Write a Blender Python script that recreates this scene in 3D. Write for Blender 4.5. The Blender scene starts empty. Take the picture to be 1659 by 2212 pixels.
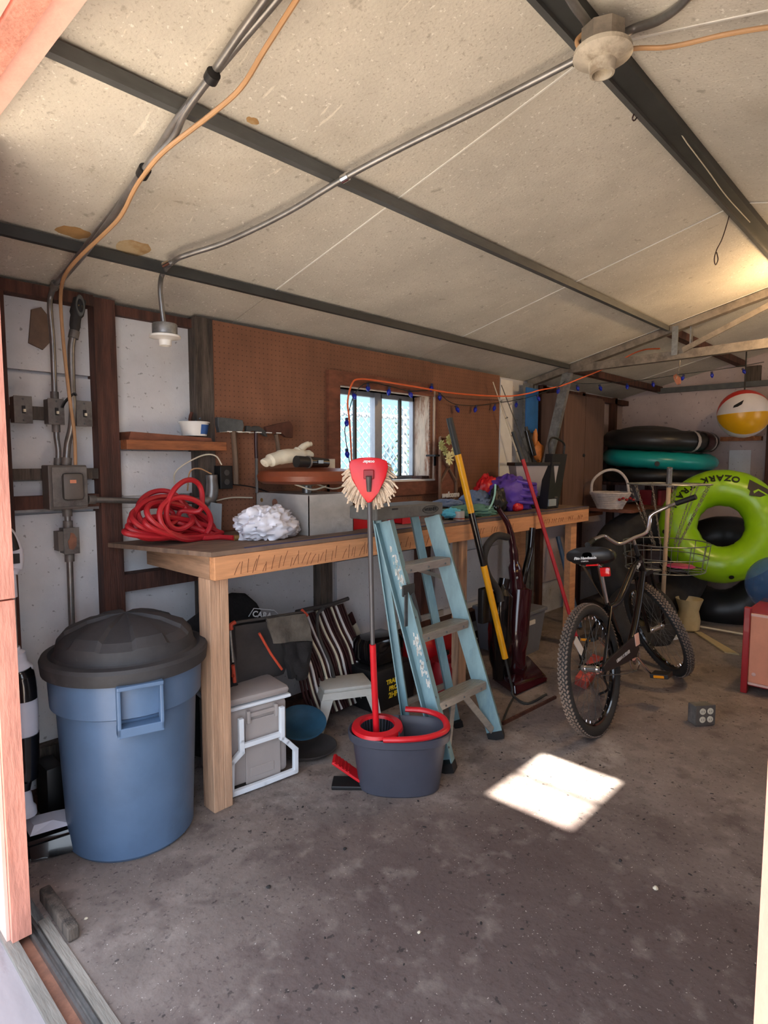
import bpy, bmesh, math, random
from mathutils import Vector, Matrix, Euler, noise
random.seed(7)
S = bpy.context.scene
COL = S.collection
# ------------------------------------------------------------------ camera
F, CU, CV, CAMH = 1310.0, 829.5, 1106.0, 1.40
PITCH, YAW = math.atan2(110, 1310), math.radians(43.32)
cam = bpy.data.objects.new('camera', bpy.data.cameras.new('camera'))
COL.objects.link(cam); S.camera = cam
cam.data.sensor_fit = 'HORIZONTAL'; cam.data.sensor_width = 36; cam.data.lens = 36 * F / 1659
cam.data.clip_start = 0.02; cam.data.clip_end = 200
cam.location = (0, 0, CAMH)
cam.rotation_euler = Euler((math.pi / 2 - PITCH, 0, YAW - math.pi / 2), 'XYZ')
# ------------------------------------------------------------------ world, sun, exposure
W = bpy.data.worlds.new('world'); S.world = W; W.use_nodes = True
wn = W.node_tree.nodes; wl = W.node_tree.links
bg = wn['Background']
sky = wn.new('ShaderNodeTexSky'); sky.sky_type = 'HOSEK_WILKIE'
SUND = Vector((-0.05, 0.64, -1.0)).normalized()          # the way the sunlight travels
sky.sun_direction = -SUND; sky.turbidity = 3.0; sky.ground_albedo = 0.4
mixw = wn.new('ShaderNodeMix'); mixw.data_type = 'RGBA'; mixw.inputs[0].default_value = 0.55
mixw.inputs[7].default_value = (0.80, 0.88, 1.0, 1)
wl.new(sky.outputs[0], mixw.inputs[6]); wl.new(mixw.outputs[2], bg.inputs[0])
bg.inputs[1].default_value = 3.1
sun = bpy.data.objects.new('sun', bpy.data.lights.new('sun', 'SUN')); COL.objects.link(sun)
sun.data.energy = 24; sun.data.angle = math.radians(1.2); sun.data.color = (1.0, 0.93, 0.82)
sun.rotation_euler = SUND.to_track_quat('-Z', 'Y').to_euler(); sun.location = (2, -4, 6)
S.view_settings.view_transform = 'Standard'; S.view_settings.look = 'None'
S.view_settings.gamma = 1; S.view_settings.use_curve_mapping = False
S.view_settings.exposure = 1.15
S.cycles.max_bounces = 10; S.cycles.diffuse_bounces = 6
S.cycles.sample_clamp_indirect = 6
# ------------------------------------------------------------------ pixel readings of the 1659x2212 photograph turned into room coordinates
_fh = Vector((math.cos(YAW), math.sin(YAW), 0)); _rt = Vector((math.sin(YAW), -math.cos(YAW), 0)); _up0 = Vector((0, 0, 1))
_fw = _fh * math.cos(PITCH) - _up0 * math.sin(PITCH); _up = _up0 * math.cos(PITCH) + _fh * math.sin(PITCH)
CAM = Vector((0, 0, CAMH))
def ray(u, v): return _fw + _rt * ((u - CU) / F) - _up * ((v - CV) / F)
def on(u, v, ax, val):
    d = ray(u, v); return CAM + d * ((val - CAM[ax]) / d[ax])
def PX(u, v, x): return on(u, v, 0, x)
def PY(u, v, y): return on(u, v, 1, y)
def PZ(u, v, z=0.0): return on(u, v, 2, z)
def PD(u, v, d): return CAM + ray(u, v) * d
SL, WZ, WY = 0.25, 2.07, 2.70          # roof slope, wall height, left wall face
RY = 0.78; RZ = WZ + SL * (WY - RY)
def roofz(y): return RZ - SL * abs(y - RY)
def PR(u, v, off=0.0):
    d = ray(u, v); return CAM + d * ((WZ - off + SL * WY - CAMH) / (d.z + SL * d.y))
V = Vector
# ------------------------------------------------------------------ materials
def lin(c):
    c = c / 255.0
    return c / 12.92 if c <= 0.04045 else ((c + 0.055) / 1.055) ** 2.4
def rgb(c): return (lin(c[0]), lin(c[1]), lin(c[2]), 1)
MATS = {}
def mat(name, c, rough=0.6, metal=0.0, var=0.12, scale=8.0, stretch=(1, 1, 1), bump=0.0, bscale=None, c2=None, spots=None,
        sscale=40.0, samt=0.5, coat=0.0, trans=0.0, emis=None, thr=0.55, spec=0.5, alpha=1.0):
    """one procedural material: base colour broken by noise, optional second colour patches and speckles"""
    m = bpy.data.materials.new(name); m.use_nodes = True; MATS[name] = m
    n = m.node_tree.nodes; l = m.node_tree.links; b = n['Principled BSDF']
    b.inputs['Roughness'].default_value = rough; b.inputs['Metallic'].default_value = metal
    b.inputs['Coat Weight'].default_value = coat; b.inputs['Transmission Weight'].default_value = trans
    b.inputs['Specular IOR Level'].default_value = spec; b.inputs['Alpha'].default_value = alpha
    tc = n.new('ShaderNodeTexCoord'); mp = n.new('ShaderNodeMapping'); mp.inputs['Scale'].default_value = stretch
    l.new(tc.outputs['Object'], mp.inputs[0])
    nz = n.new('ShaderNodeTexNoise'); nz.inputs['Scale'].default_value = scale; nz.inputs['Detail'].default_value = 6
    nz.inputs['Roughness'].default_value = 0.65
    l.new(mp.outputs[0], nz.inputs[0])
    cr = n.new('ShaderNodeValToRGB'); base = rgb(c)
    e = cr.color_ramp.elements
    lo = tuple(x * (1 - var * 1.6) for x in base[:3]) + (1,); hi = tuple(min(1, x * (1 + var * 1.3)) for x in base[:3]) + (1,)
    e[0].position = 0.3; e[0].color = lo; e[1].position = 0.72; e[1].color = hi
    l.new(nz.outputs[0], cr.inputs[0]); out = cr.outputs[0]
    if c2:
        n2 = n.new('ShaderNodeTexNoise'); n2.inputs['Scale'].default_value = scale * 0.37; n2.inputs['Detail'].default_value = 8
        n2.inputs['Roughness'].default_value = 0.7
        l.new(mp.outputs[0], n2.inputs[0])
        r2 = n.new('ShaderNodeValToRGB'); r2.color_ramp.elements[0].position = thr; r2.color_ramp.elements[1].position = min(1, thr + 0.12)
        l.new(n2.outputs[0], r2.inputs[0])
        mx = n.new('ShaderNodeMix'); mx.data_type = 'RGBA'; l.new(r2.outputs[0], mx.inputs[0]); l.new(out, mx.inputs[6]); mx.inputs[7].default_value = rgb(c2)
        out = mx.outputs[2]
    if spots:
        vo = n.new('ShaderNodeTexNoise'); vo.inputs['Scale'].default_value = sscale; vo.inputs['Detail'].default_value = 2; l.new(tc.outputs['Object'], vo.inputs[0])
        r3 = n.new('ShaderNodeValToRGB'); r3.color_ramp.elements[0].position = 0.66; r3.color_ramp.elements[0].color = (0, 0, 0, 1)
        r3.color_ramp.elements[1].position = 0.72; r3.color_ramp.elements[1].color = (samt,) * 3 + (1,)
        l.new(vo.outputs[0], r3.inputs[0])
        mx = n.new('ShaderNodeMix'); mx.data_type = 'RGBA'; l.new(r3.outputs[0], mx.inputs[0]); l.new(out, mx.inputs[6]); mx.inputs[7].default_value = rgb(spots)
        out = mx.outputs[2]
    l.new(out, b.inputs['Base Color'])
    if bump:
        n4 = n.new('ShaderNodeTexNoise'); n4.inputs['Scale'].default_value = bscale or scale * 4; n4.inputs['Detail'].default_value = 5
        l.new(mp.outputs[0], n4.inputs[0])
        bp = n.new('ShaderNodeBump'); bp.inputs['Strength'].default_value = min(1, bump); bp.inputs['Distance'].default_value = 0.01
        l.new(n4.outputs[0], bp.inputs['Height']); l.new(bp.outputs[0], b.inputs['Normal'])
    if emis:
        b.inputs['Emission Color'].default_value = rgb(emis[0]); b.inputs['Emission Strength'].default_value = emis[1]
    return m
def nodes_of(m): return m.node_tree.nodes, m.node_tree.links, m.node_tree.nodes['Principled BSDF']
def base_out(b): return b.inputs['Base Color'].links[0].from_socket
def overlay(m, fac_socket, c):
    n, l, b = nodes_of(m); o = base_out(b)
    mx = n.new('ShaderNodeMix'); mx.data_type = 'RGBA'; l.new(fac_socket, mx.inputs[0]); l.new(o, mx.inputs[6]); mx.inputs[7].default_value = rgb(c)
    l.new(mx.outputs[2], b.inputs['Base Color'])
def ramp(m, src, p0, p1, v0=0.0, v1=1.0):
    n, l, b = nodes_of(m); r = n.new('ShaderNodeValToRGB')
    r.color_ramp.elements[0].position = p0; r.color_ramp.elements[0].color = (v0,) * 3 + (1,)
    r.color_ramp.elements[1].position = p1; r.color_ramp.elements[1].color = (v1,) * 3 + (1,)
    l.new(src, r.inputs[0]); return r.outputs[0]
def noisetex(m, scale, stretch=(1, 1, 1), detail=6, rot=(0, 0, 0), dist=0.0, loc=(0, 0, 0)):
    n, l, b = nodes_of(m); tc = n.new('ShaderNodeTexCoord'); mp = n.new('ShaderNodeMapping')
    mp.inputs['Scale'].default_value = stretch; mp.inputs['Rotation'].default_value = rot; mp.inputs['Location'].default_value = loc
    l.new(tc.outputs['Object'], mp.inputs[0]); t = n.new('ShaderNodeTexNoise'); t.inputs['Scale'].default_value = scale
    t.inputs['Detail'].default_value = detail; t.inputs['Distortion'].default_value = dist; l.new(mp.outputs[0], t.inputs[0]); return t.outputs[0]
# ------------------------------------------------------------------ mesh builder
def frame(o, yaw=0.0, tilt=None):
    M = Matrix.Translation(V(o)) @ Matrix.Rotation(yaw, 4, 'Z')
    if tilt: M = M @ tilt
    return M
def look(p0, p1, up=(0, 0, 1)):
    """frame at p0 whose z runs to p1"""
    z = (V(p1) - V(p0)).normalized(); x = V(up).cross(z)
    if x.length < 1e-4: x = V((1, 0, 0)).cross(z)
    x.normalize(); y = z.cross(x)
    M = Matrix((x, y, z)).transposed().to_4x4(); M.translation = V(p0); return M
class B:
    def __init__(s, M=None): s.b = bmesh.new(); s.M = M or Matrix()
    def _v(s, p, M=None): return s.b.verts.new(s.M @ ((M or Matrix()) @ V(p)))
    def _f(s, vs):
        try: return s.b.faces.new(vs)
        except ValueError: return None
    def box(s, lo, hi, M=None, bev=0.0):
        x0, y0, z0 = lo; x1, y1, z1 = hi
        vs = [s._v(p, M) for p in ((x0,y0,z0),(x1,y0,z0),(x1,y1,z0),(x0,y1,z0),(x0,y0,z1),(x1,y0,z1),(x1,y1,z1),(x0,y1,z1))]
        fs = [s._f([vs[i] for i in q]) for q in ((0,3,2,1),(4,5,6,7),(0,1,5,4),(1,2,6,5),(2,3,7,6),(3,0,4,7))]
        if bev: bmesh.ops.bevel(s.b, geom=list({e for f in fs for e in f.edges}), offset=bev, segments=2, affect='EDGES', profile=0.5)
        return s
    def beam(s, p0, p1, w, h, up=(0, 0, 1), bev=0.0):
        L = (V(p1) - V(p0)).length
        return s.box((-w/2, -h/2, 0), (w/2, h/2, L), look(p0, p1, up), bev)
    def hull8(s, ps):
        vs = [s._v(p) for p in ps]
        for q in ((0,3,2,1),(4,5,6,7),(0,1,5,4),(1,2,6,5),(2,3,7,6),(3,0,4,7)): s._f([vs[i] for i in q])
        return s
    def lathe(s, prof, M=None, n=24, cap0=True, cap1=True, sx=1.0, sy=1.0, a0=0.0, a1=2*math.pi):
        full = abs(a1 - a0 - 2*math.pi) < 1e-5; rings = []
        k = n if full else n + 1
        for r, z in prof:
            rings.append([s._v((r*sx*math.cos(a0+(a1-a0)*i/n), r*sy*math.sin(a0+(a1-a0)*i/n), z), M) for i in range(k)])
        for a, b2 in zip(rings, rings[1:]):
            for i in range(n):
                j = (i + 1) % k; s._f((a[i], a[j], b2[j], b2[i]))
        if full and cap0 and prof[0][0] > 1e-6: s._f(rings[0][::-1])
        if full and cap1 and prof[-1][0] > 1e-6: s._f(rings[-1])
        return s
    def cyl(s, p0, p1, r0, r1=None, n=16):
        L = (V(p1) - V(p0)).length
        return s.lathe([(r0, 0), (r0 if r1 is None else r1, L)], look(p0, p1), n)
    def ball(s, c, r, n=16, sq=(1, 1, 1), M=None):
        T = (M or Matrix()) @ Matrix.Translation(V(c)) @ Matrix.Diagonal((sq[0], sq[1], sq[2], 1))
        k = max(6, n//2)
        return s.lathe([(max(1e-4, r*math.sin(math.pi*i/k)), -r*math.cos(math.pi*i/k)) for i in range(k+1)], T, n, False, False)
    def torus(s, R, r, M=None, n=36, k=12, sz=1.0, wob=0.0, a0=0.0, a1=2*math.pi):
        full = abs(a1 - a0 - 2*math.pi) < 1e-5; rings = []; N = n if full else n + 1
        for i in range(N):
            a = a0 + (a1 - a0)*i/n; ring = []
            for j in range(k):
                t = 2*math.pi*j/k; rr = r*(1 + wob*noise.noise(V((math.cos(a)*6, math.sin(a)*6, math.cos(t)*1.5))))
                q = R + rr*math.cos(t); ring.append(s._v((q*math.cos(a), q*math.sin(a), rr*sz*math.sin(t)), M))
            rings.append(ring)
        for i in range(n):
            a, b2 = rings[i], rings[(i+1) % N]
            for j in range(k): s._f((a[j], b2[j], b2[(j+1) % k], a[(j+1) % k]))
        return s
    def tube(s, pts, r, n=8, closed=False, smooth=0, rads=None, flat=1.0):
        pts = [V(p) for p in pts]
        if smooth: pts = spline(pts, smooth, closed)
        N = len(pts); rings = []; prev = None
        for i, p in enumerate(pts):
            if closed: t = pts[(i+1) % N] - pts[i-1]
            else: t = pts[min(i+1, N-1)] - pts[max(i-1, 0)]
            t.normalize()
            if prev is None:
                x = V((0, 0, 1)).cross(t)
                if x.length < 0.05: x = V((1, 0, 0)).cross(t)
            else: x = prev - t * prev.dot(t)
            x.normalize(); prev = x; y = t.cross(x)
            rr = rads[min(len(rads)-1, int(i*(len(rads)-1)/max(1, N-1)+0.5))] if rads else r
            rings.append([s._v(p + x*(rr*math.cos(2*math.pi*j/n)) + y*(rr*flat*math.sin(2*math.pi*j/n))) for j in range(n)])
        for i in range(N if closed else N-1):
            a, b2 = rings[i], rings[(i+1) % N]
            for j in range(n): s._f((a[j], a[(j+1) % n], b2[(j+1) % n], b2[j]))
        if not closed: s._f(rings[0][::-1]); s._f(rings[-1])
        return s
    def prism(s, pts, d0, d1, M=None, bev=0.0):
        """outline in local xy, extruded in z from d0 to d1"""
        a = [s._v((x, y, d0), M) for x, y in pts]; b2 = [s._v((x, y, d1), M) for x, y in pts]
        fs = [s._f(a[::-1]), s._f(b2)]
        for i in range(len(pts)): j = (i+1) % len(pts); fs.append(s._f((a[i], a[j], b2[j], b2[i])))
        if bev: bmesh.ops.bevel(s.b, geom=list({e for f in fs if f for e in f.edges}), offset=bev, segments=2, affect='EDGES', profile=0.5)
        return s
    def sheet(s, fn, nu, nv, th=0.0):
        g = [[s._v(fn(i/nu, j/nv)) for j in range(nv+1)] for i in range(nu+1)]
        for i in range(nu):
            for j in range(nv): s._f((g[i][j], g[i+1][j], g[i+1][j+1], g[i][j+1]))
        if th:
            bmesh.ops.recalc_face_normals(s.b, faces=s.b.faces[:])
            bmesh.ops.solidify(s.b, geom=s.b.faces[:], thickness=th)
        return s
    def blob(s, c, rad, n=20, amp=0.25, fr=1.6, seed=0, M=None, flat=None, fine=0.0, crease=0.0):
        T = Matrix.Translation(V(c)) @ (M or Matrix()); k = n//2
        vs0 = []
        for i in range(k+1):
            ph = math.pi*i/k; ring = []
            for j in range(n):
                th = 2*math.pi*j/n; d = V((math.sin(ph)*math.cos(th), math.sin(ph)*math.sin(th), -math.cos(ph)))
                f = 1 + amp*noise.noise(d*fr + V((seed, seed*1.7, 3))) + fine*noise.noise(d*fr*3.5 + V((seed*2, 5, seed)))
                if crease: f += crease*(0.35 - abs(noise.noise(d*fr*2.1 + V((seed, 1, 2))))*1.6 - abs(noise.noise(d*fr*4.7 + V((3, seed, 2))))*0.8)
                p = V((d.x*rad[0]*f, d.y*rad[1]*f, d.z*rad[2]*f))
                if flat is not None and p.z < flat: p.z = flat
                ring.append(s._v(p, T))
            vs0.append(ring)
        for a, b2 in zip(vs0, vs0[1:]):
            for j in range(n): s._f((a[j], a[(j+1) % n], b2[(j+1) % n], b2[j]))
        bmesh.ops.remove_doubles(s.b, verts=s.b.verts[:], dist=1e-5)
        return s
    def build(s, name, m, parent=None, smooth=False, label=None, cat=None, group=None, kind=None, sub=0, angle=40):
        bmesh.ops.recalc_face_normals(s.b, faces=s.b.faces[:])
        off = origin_of(parent) if parent else None
        me = bpy.data.meshes.new(name)
        if off is None:
            xs = [v.co for v in s.b.verts]; lo = V([min(v[i] for v in xs) for i in range(3)]); hi = V([max(v[i] for v in xs) for i in range(3)])
            off = V(((lo.x+hi.x)/2, (lo.y+hi.y)/2, lo.z)); own = off
        else: own = None
        bmesh.ops.translate(s.b, verts=s.b.verts[:], vec=-off)
        s.b.to_mesh(me); s.b.free()
        for x in (m if isinstance(m, (list, tuple)) else [m]): me.materials.append(MATS[x] if isinstance(x, str) else x)
        o = bpy.data.objects.new(name, me); COL.objects.link(o)
        if parent: o.parent = parent
        else: o.location = own; ORG[o.name] = own
        if smooth:
            me.shade_smooth()
            me.attributes.new('sharp_edge', 'BOOLEAN', 'EDGE') if 'sharp_edge' not in me.attributes else None
            bm2 = bmesh.new(); bm2.from_mesh(me); bm2.edges.ensure_lookup_table()
            th = math.radians(angle); vals = [len(e.link_faces) == 2 and e.calc_face_angle(0) > th for e in bm2.edges]; bm2.free()
            me.attributes['sharp_edge'].data.foreach_set('value', vals)
        if sub:
            md = o.modifiers.new('subdivision', 'SUBSURF'); md.levels = sub; md.render_levels = sub
        tag(o, label, cat, group, kind); return o
ORG = {}
def origin_of(o):
    while o.parent: o = o.parent
    return ORG.get(o.name, V(o.location))
def tag(o, label=None, cat=None, group=None, kind=None):
    if label: o['label'] = label
    if cat: o['category'] = cat
    if group: o['group'] = group
    if kind: o['kind'] = kind
    return o
def thing(name, label, cat, loc, group=None):
    o = bpy.data.objects.new(name, None); COL.objects.link(o); o.location = V(loc); o.empty_display_size = 0.1
    ORG[o.name] = V(loc); return tag(o, label, cat, group)
def spline(pts, k, closed=False):
    out = []; N = len(pts)
    for i in range(N if closed else N-1):
        p0 = pts[i-1] if (closed or i > 0) else pts[0]*2 - pts[1]
        p1 = pts[i]; p2 = pts[(i+1) % N]; p3 = pts[(i+2) % N] if (closed or i+2 < N) else pts[-1]*2 - pts[-2]
        for j in range(k):
            t = j/k; out.append(0.5*((2*p1) + (p2-p0)*t + (2*p0-5*p1+4*p2-p3)*t*t + (3*p1-p0-3*p2+p3)*t*t*t))
    if not closed: out.append(pts[-1].copy())
    return out
def text(name, body, size, M, m, parent, depth=0.001, shear=0.0, bold=0.0, align='CENTER', **kw):
    cu = bpy.data.curves.new(name, 'FONT'); cu.body = body; cu.size = size; cu.extrude = depth; cu.align_x = align; cu.align_y = 'CENTER'
    cu.shear = shear; cu.offset = bold; cu.resolution_u = 3
    o = bpy.data.objects.new('tmp', cu); COL.objects.link(o); dg = bpy.context.evaluated_depsgraph_get()
    me = bpy.data.meshes.new_from_object(o.evaluated_get(dg)); bpy.data.objects.remove(o)
    off = origin_of(parent) if parent else V((0, 0, 0))
    me.transform(Matrix.Translation(-off) @ M); me.materials.clear(); me.materials.append(MATS[m])
    t = bpy.data.objects.new(name, me); COL.objects.link(t)
    if parent: t.parent = parent
    return tag(t, **kw)
def facing(o, xdir, ydir):
    """frame with text x and y axes along the given directions"""
    x = V(xdir).normalized(); z = x.cross(V(ydir)).normalized(); y = z.cross(x)
    M = Matrix((x, y, z)).transposed().to_4x4(); M.translation = V(o); return M
def rY(u0, v0, u1, v1, y):
    """pixel rectangle read on a plane parallel to the left wall"""
    um, vm = (u0+u1)/2, (v0+v1)/2
    return PY(u0, vm, y).x, PY(u1, vm, y).x, PY(um, v1, y).z, PY(um, v0, y).z
# palette ------------------------------------------------------------
mat('ceiling_foam', (204, 199, 187), 0.9, var=0.10, scale=2.2, bump=0.22, bscale=110, c2=(182, 176, 162), thr=0.60, spots=(240, 237, 228), sscale=75, samt=0.7)
mat('wall_white', (208, 209, 212), 0.75, var=0.09, scale=3, bump=0.25, bscale=30, c2=(172, 170, 170), thr=0.60, spots=(95, 92, 92), sscale=48, samt=0.6)
mat('wall_far', (186, 170, 168), 0.85, var=0.10, scale=3, bump=0.3, bscale=30, c2=(150, 134, 132), thr=0.60, spots=(92, 80, 80), sscale=34, samt=0.6)
mat('stud_dark', (84, 52, 42), 0.8, var=0.35, scale=7, stretch=(6, 6, 0.5), bump=0.4, c2=(55, 34, 28), thr=0.5)
mat('stud_grey', (88, 78, 70), 0.85, var=0.35, scale=9, stretch=(6, 6, 0.5), bump=0.5, c2=(52, 46, 42), thr=0.5)
mat('pegboard', (126, 84, 62), 0.7, var=0.16, scale=3, stretch=(1.6, 1, 0.7), c2=(102, 66, 48), thr=0.56)
mat('trim_wood', (120, 72, 52), 0.75, var=0.25, scale=6, stretch=(2, 2, 5), bump=0.2)
mat('jamb_peel', (214, 196, 176), 0.8, var=0.15, scale=8, stretch=(4, 4, 1), c2=(150, 100, 74), thr=0.50, bump=0.4)
mat('new_wood', (205, 148, 104), 0.65, var=0.14, scale=5, stretch=(0.7, 6, 8), bump=0.15, c2=(178, 118, 78), thr=0.56)
mat('leg_wood', (186, 150, 122), 0.7, var=0.22, scale=5, stretch=(9, 9, 0.6), bump=0.25, c2=(128, 96, 78), thr=0.55)
mat('end_wood', (168, 132, 104), 0.75, var=0.25, scale=5, stretch=(9, 0.8, 9), bump=0.3, c2=(104, 78, 62), thr=0.52)
mat('ply_top', (120, 98, 82), 0.8, var=0.22, scale=5, stretch=(1, 5, 1), bump=0.2, c2=(88, 76, 70), thr=0.5)
mat('shelf_wood', (152, 92, 56), 0.7, var=0.25, scale=6, stretch=(0.8, 6, 6), bump=0.3, c2=(104, 60, 38), thr=0.55)
mat('cabinet_ply', (104, 78, 66), 0.75, var=0.14, scale=4, stretch=(6, 6, 0.6), bump=0.1)
mat('steel_dark', (92, 94, 94), 0.55, 0.3, var=0.15, scale=6, stretch=(1, 3, 3))
mat('steel_black', (58, 60, 60), 0.6, 0.2, var=0.15, scale=6)
mat('galv', (150, 152, 152), 0.42, 0.7, var=0.22, scale=26, bump=0.05, c2=(120, 122, 124), thr=0.5)
mat('galv_dull', (140, 130, 118), 0.5, 0.4, var=0.18, scale=20, c2=(112, 102, 92), thr=0.5)
mat('conduit', (138, 136, 134), 0.38, 0.75, var=0.18, scale=14)
mat('box_grey', (118, 114, 110), 0.55, 0.35, var=0.25, scale=14, c2=(84, 80, 78), thr=0.52)
mat('panel_grey', (104, 98, 93), 0.55, 0.3, var=0.12, scale=9)
mat('chrome', (225, 225, 226), 0.12, 1.0, var=0.03)
mat('white_paint', (226, 224, 218), 0.45, var=0.05, scale=9, c2=(186, 178, 164), thr=0.62)
mat('pink_paint', (238, 182, 168), 0.6, var=0.05, scale=5, stretch=(4, 4, 0.6), bump=0.12, c2=(228, 164, 146), thr=0.6)
mat('pink_edge', (202, 138, 120), 0.7, var=0.16, scale=7, stretch=(4, 4, 0.8), bump=0.3, c2=(186, 116, 96), thr=0.6)
mat('sill_white', (150, 142, 144), 0.8, var=0.10, scale=5, stretch=(3, 0.7, 1), c2=(120, 110, 112), thr=0.58)
mat('rust', (140, 96, 76), 0.85, var=0.2, scale=14, c2=(112, 78, 64), thr=0.5)
mat('grey_wood', (128, 122, 114), 0.8, var=0.2, scale=6, stretch=(6, 0.7, 1), bump=0.3)
mat('bin_blue', (82, 106, 136), 0.42, var=0.10, scale=4, c2=(70, 92, 118), thr=0.6, bump=0.05)
mat('bin_lid', (50, 49, 51), 0.7, var=0.22, scale=7, c2=(88, 82, 78), thr=0.60, bump=0.1)
mat('black', (20, 20, 22), 0.5, var=0.1); mat('black_gloss', (14, 13, 15), 0.14, var=0.05, coat=0.4)
mat('black_fabric', (30, 28, 29), 0.9, var=0.25, scale=20, bump=0.3); mat('rubber', (44, 42, 42), 0.8, var=0.25, scale=20)
mat('tyre_side', (38, 38, 38), 0.7, var=0.2, scale=12); mat('tread', (112, 98, 88), 0.9, var=0.25, scale=30)
mat('grey_fabric', (92, 86, 78), 0.95, var=0.25, scale=16, bump=0.4)
mat('vinyl_black', (34, 33, 34), 0.4, var=0.25, scale=5); mat('vinyl_grey', (66, 63, 62), 0.55, var=0.2, scale=6)
mat('ladder_blue', (124, 158, 166), 0.5, var=0.12, scale=7, stretch=(3, 3, 0.8), c2=(100, 138, 154), thr=0.55)
mat('aluminium', (178, 176, 170), 0.38, 0.7, var=0.12, scale=14, stretch=(1, 6, 6)); mat('cap_grey', (92, 92, 90), 0.65, var=0.2, scale=12, c2=(70, 70, 70), thr=0.5)
mat('label_torn', (214, 212, 204), 0.8, var=0.15, scale=30, c2=(120, 150, 150), thr=0.5)
mat('red', (206, 24, 36), 0.38, var=0.06, scale=5); mat('red_hose', (176, 30, 40), 0.5, var=0.1, scale=8); mat('red_dark', (140, 18, 28), 0.45, var=0.1)
mat('bucket', (66, 68, 80), 0.5, var=0.08, scale=6); mat('bucket_in', (52, 54, 64), 0.5, var=0.08); mat('pole_grey', (84, 80, 80), 0.4, 0.2, var=0.05)
mat('mop_cream', (216, 196, 172), 0.95, var=0.25, scale=30, bump=0.5); mat('yellow', (240, 172, 28), 0.35, var=0.06, scale=8)
mat('maroon', (52, 14, 22), 0.16, var=0.1, coat=0.5); mat('maroon_dull', (50, 22, 24), 0.4, var=0.15)
mat('cooler_grey', (164, 156, 152), 0.55, var=0.05, scale=4); mat('cooler_white', (226, 232, 238), 0.45, var=0.03)
mat('orange_red', (212, 84, 58), 0.5, var=0.1); mat('blue_bowl', (46, 84, 108), 0.4, var=0.2, scale=10); mat('dark_bowl', (58, 54, 54), 0.6, var=0.2)
mat('stool_white', (196, 196, 190), 0.6, var=0.08, scale=8, c2=(60, 92, 88), thr=0.60); mat('blue_lid', (62, 92, 130), 0.5); mat('tub_grey', (110, 114, 124), 0.5, var=0.05)
mat('lcd', (150, 162, 170), 0.4); mat('terracotta', (164, 82, 60), 0.8, var=0.1); mat('brown_vinyl', (128, 66, 42), 0.38, var=0.14, scale=6, c2=(96, 48, 32), thr=0.58)
mat('cream', (214, 206, 184), 0.7, var=0.08, scale=12, bump=0.1); mat('bag_white', (222, 222, 230), 0.35, var=0.05, scale=6)
mat('metal_box', (186, 183, 178), 0.42, 0.3, var=0.16, scale=5, stretch=(1, 1, 1.5), c2=(158, 152, 148), thr=0.55)
mat('purple', (88, 60, 168), 0.55, var=0.15, scale=9, bump=0.3); mat('steel_blue', (104, 124, 156), 0.75, var=0.2, scale=9, bump=0.3)
mat('teal_cloth', (92, 140, 130), 0.85, var=0.2, scale=9, bump=0.3); mat('aqua', (96, 196, 222), 0.6, var=0.15, scale=9); mat('mint', (150, 196, 180), 0.8)
mat('teal_vinyl', (22, 142, 138), 0.3, var=0.08, scale=5); mat('green_vinyl', (138, 188, 18), 0.3, var=0.06, scale=5)
mat('ball_white', (224, 218, 216), 0.3, var=0.03); mat('ball_red', (204, 48, 40), 0.3, var=0.04); mat('ball_yellow', (226, 168, 24), 0.3, var=0.04); mat('ball_blue', (40, 92, 150), 0.3, var=0.05)
mat('clear_blue', (60, 96, 140), 0.12, var=0.2, scale=3, alpha=0.62, c2=(28, 44, 70), thr=0.52); mat('bulb_blue', (28, 48, 190), 0.15, var=0.1, trans=0.3)
mat('orange_cord', (236, 110, 60), 0.45, var=0.08); mat('tan_cable', (180, 140, 100), 0.5, var=0.1); mat('cord_green', (36, 44, 40), 0.6)
mat('red_lacquer', (156, 22, 32), 0.3, var=0.08, coat=0.3); mat('orange_ply', (214, 140, 108), 0.55, var=0.06, scale=8); mat('pale_pink', (222, 180, 168), 0.6)
mat('wicker', (192, 182, 176), 0.8, var=0.2, scale=20); mat('wood_pole', (206, 176, 140), 0.6, var=0.12, scale=6, stretch=(6, 6, 0.6)); mat('wood_sign', (128, 96, 74), 0.8, var=0.2, scale=8)
mat('petal_cream', (232, 222, 160), 0.8, var=0.1); mat('petal_green', (170, 170, 110), 0.8, var=0.15); mat('amber', (196, 122, 60), 0.5, var=0.25, scale=14)
mat('blue_poster', (40, 104, 170), 0.6, var=0.15, c2=(214, 140, 96), scale=9, thr=0.66); mat('white_plastic', (206, 210, 224), 0.35, var=0.03); mat('beige_plastic', (190, 172, 130), 0.4, var=0.08)
mat('axe_handle', (104, 84, 68), 0.8, var=0.2, scale=8, stretch=(5, 5, 0.6)); mat('rust_head', (92, 56, 44), 0.75, 0.3, var=0.25, scale=18); mat('axe_steel', (92, 98, 102), 0.4, 0.7, var=0.2, scale=12)
mat('black_lacquer_text', (16, 18, 16), 0.5); mat('text_white', (225, 225, 225), 0.5); mat('text_yellow', (236, 206, 40), 0.5); mat('pink_disc', (176, 60, 110), 0.4); mat('brush_pink', (206, 88, 78), 0.85, var=0.2, scale=40, bump=0.5)
mat('reflector_red', (214, 20, 22), 0.15, var=0.1, coat=0.6); mat('amber_reflector', (240, 150, 30), 0.2, coat=0.5); mat('green_box', (28, 52, 44), 0.6); mat('navy', (52, 52, 84), 0.8)
mat('label_blue', (56, 96, 160), 0.5, var=0.15); mat('porcelain', (190, 180, 162), 0.45, var=0.15, scale=18, c2=(140, 126, 108), thr=0.54)
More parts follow.
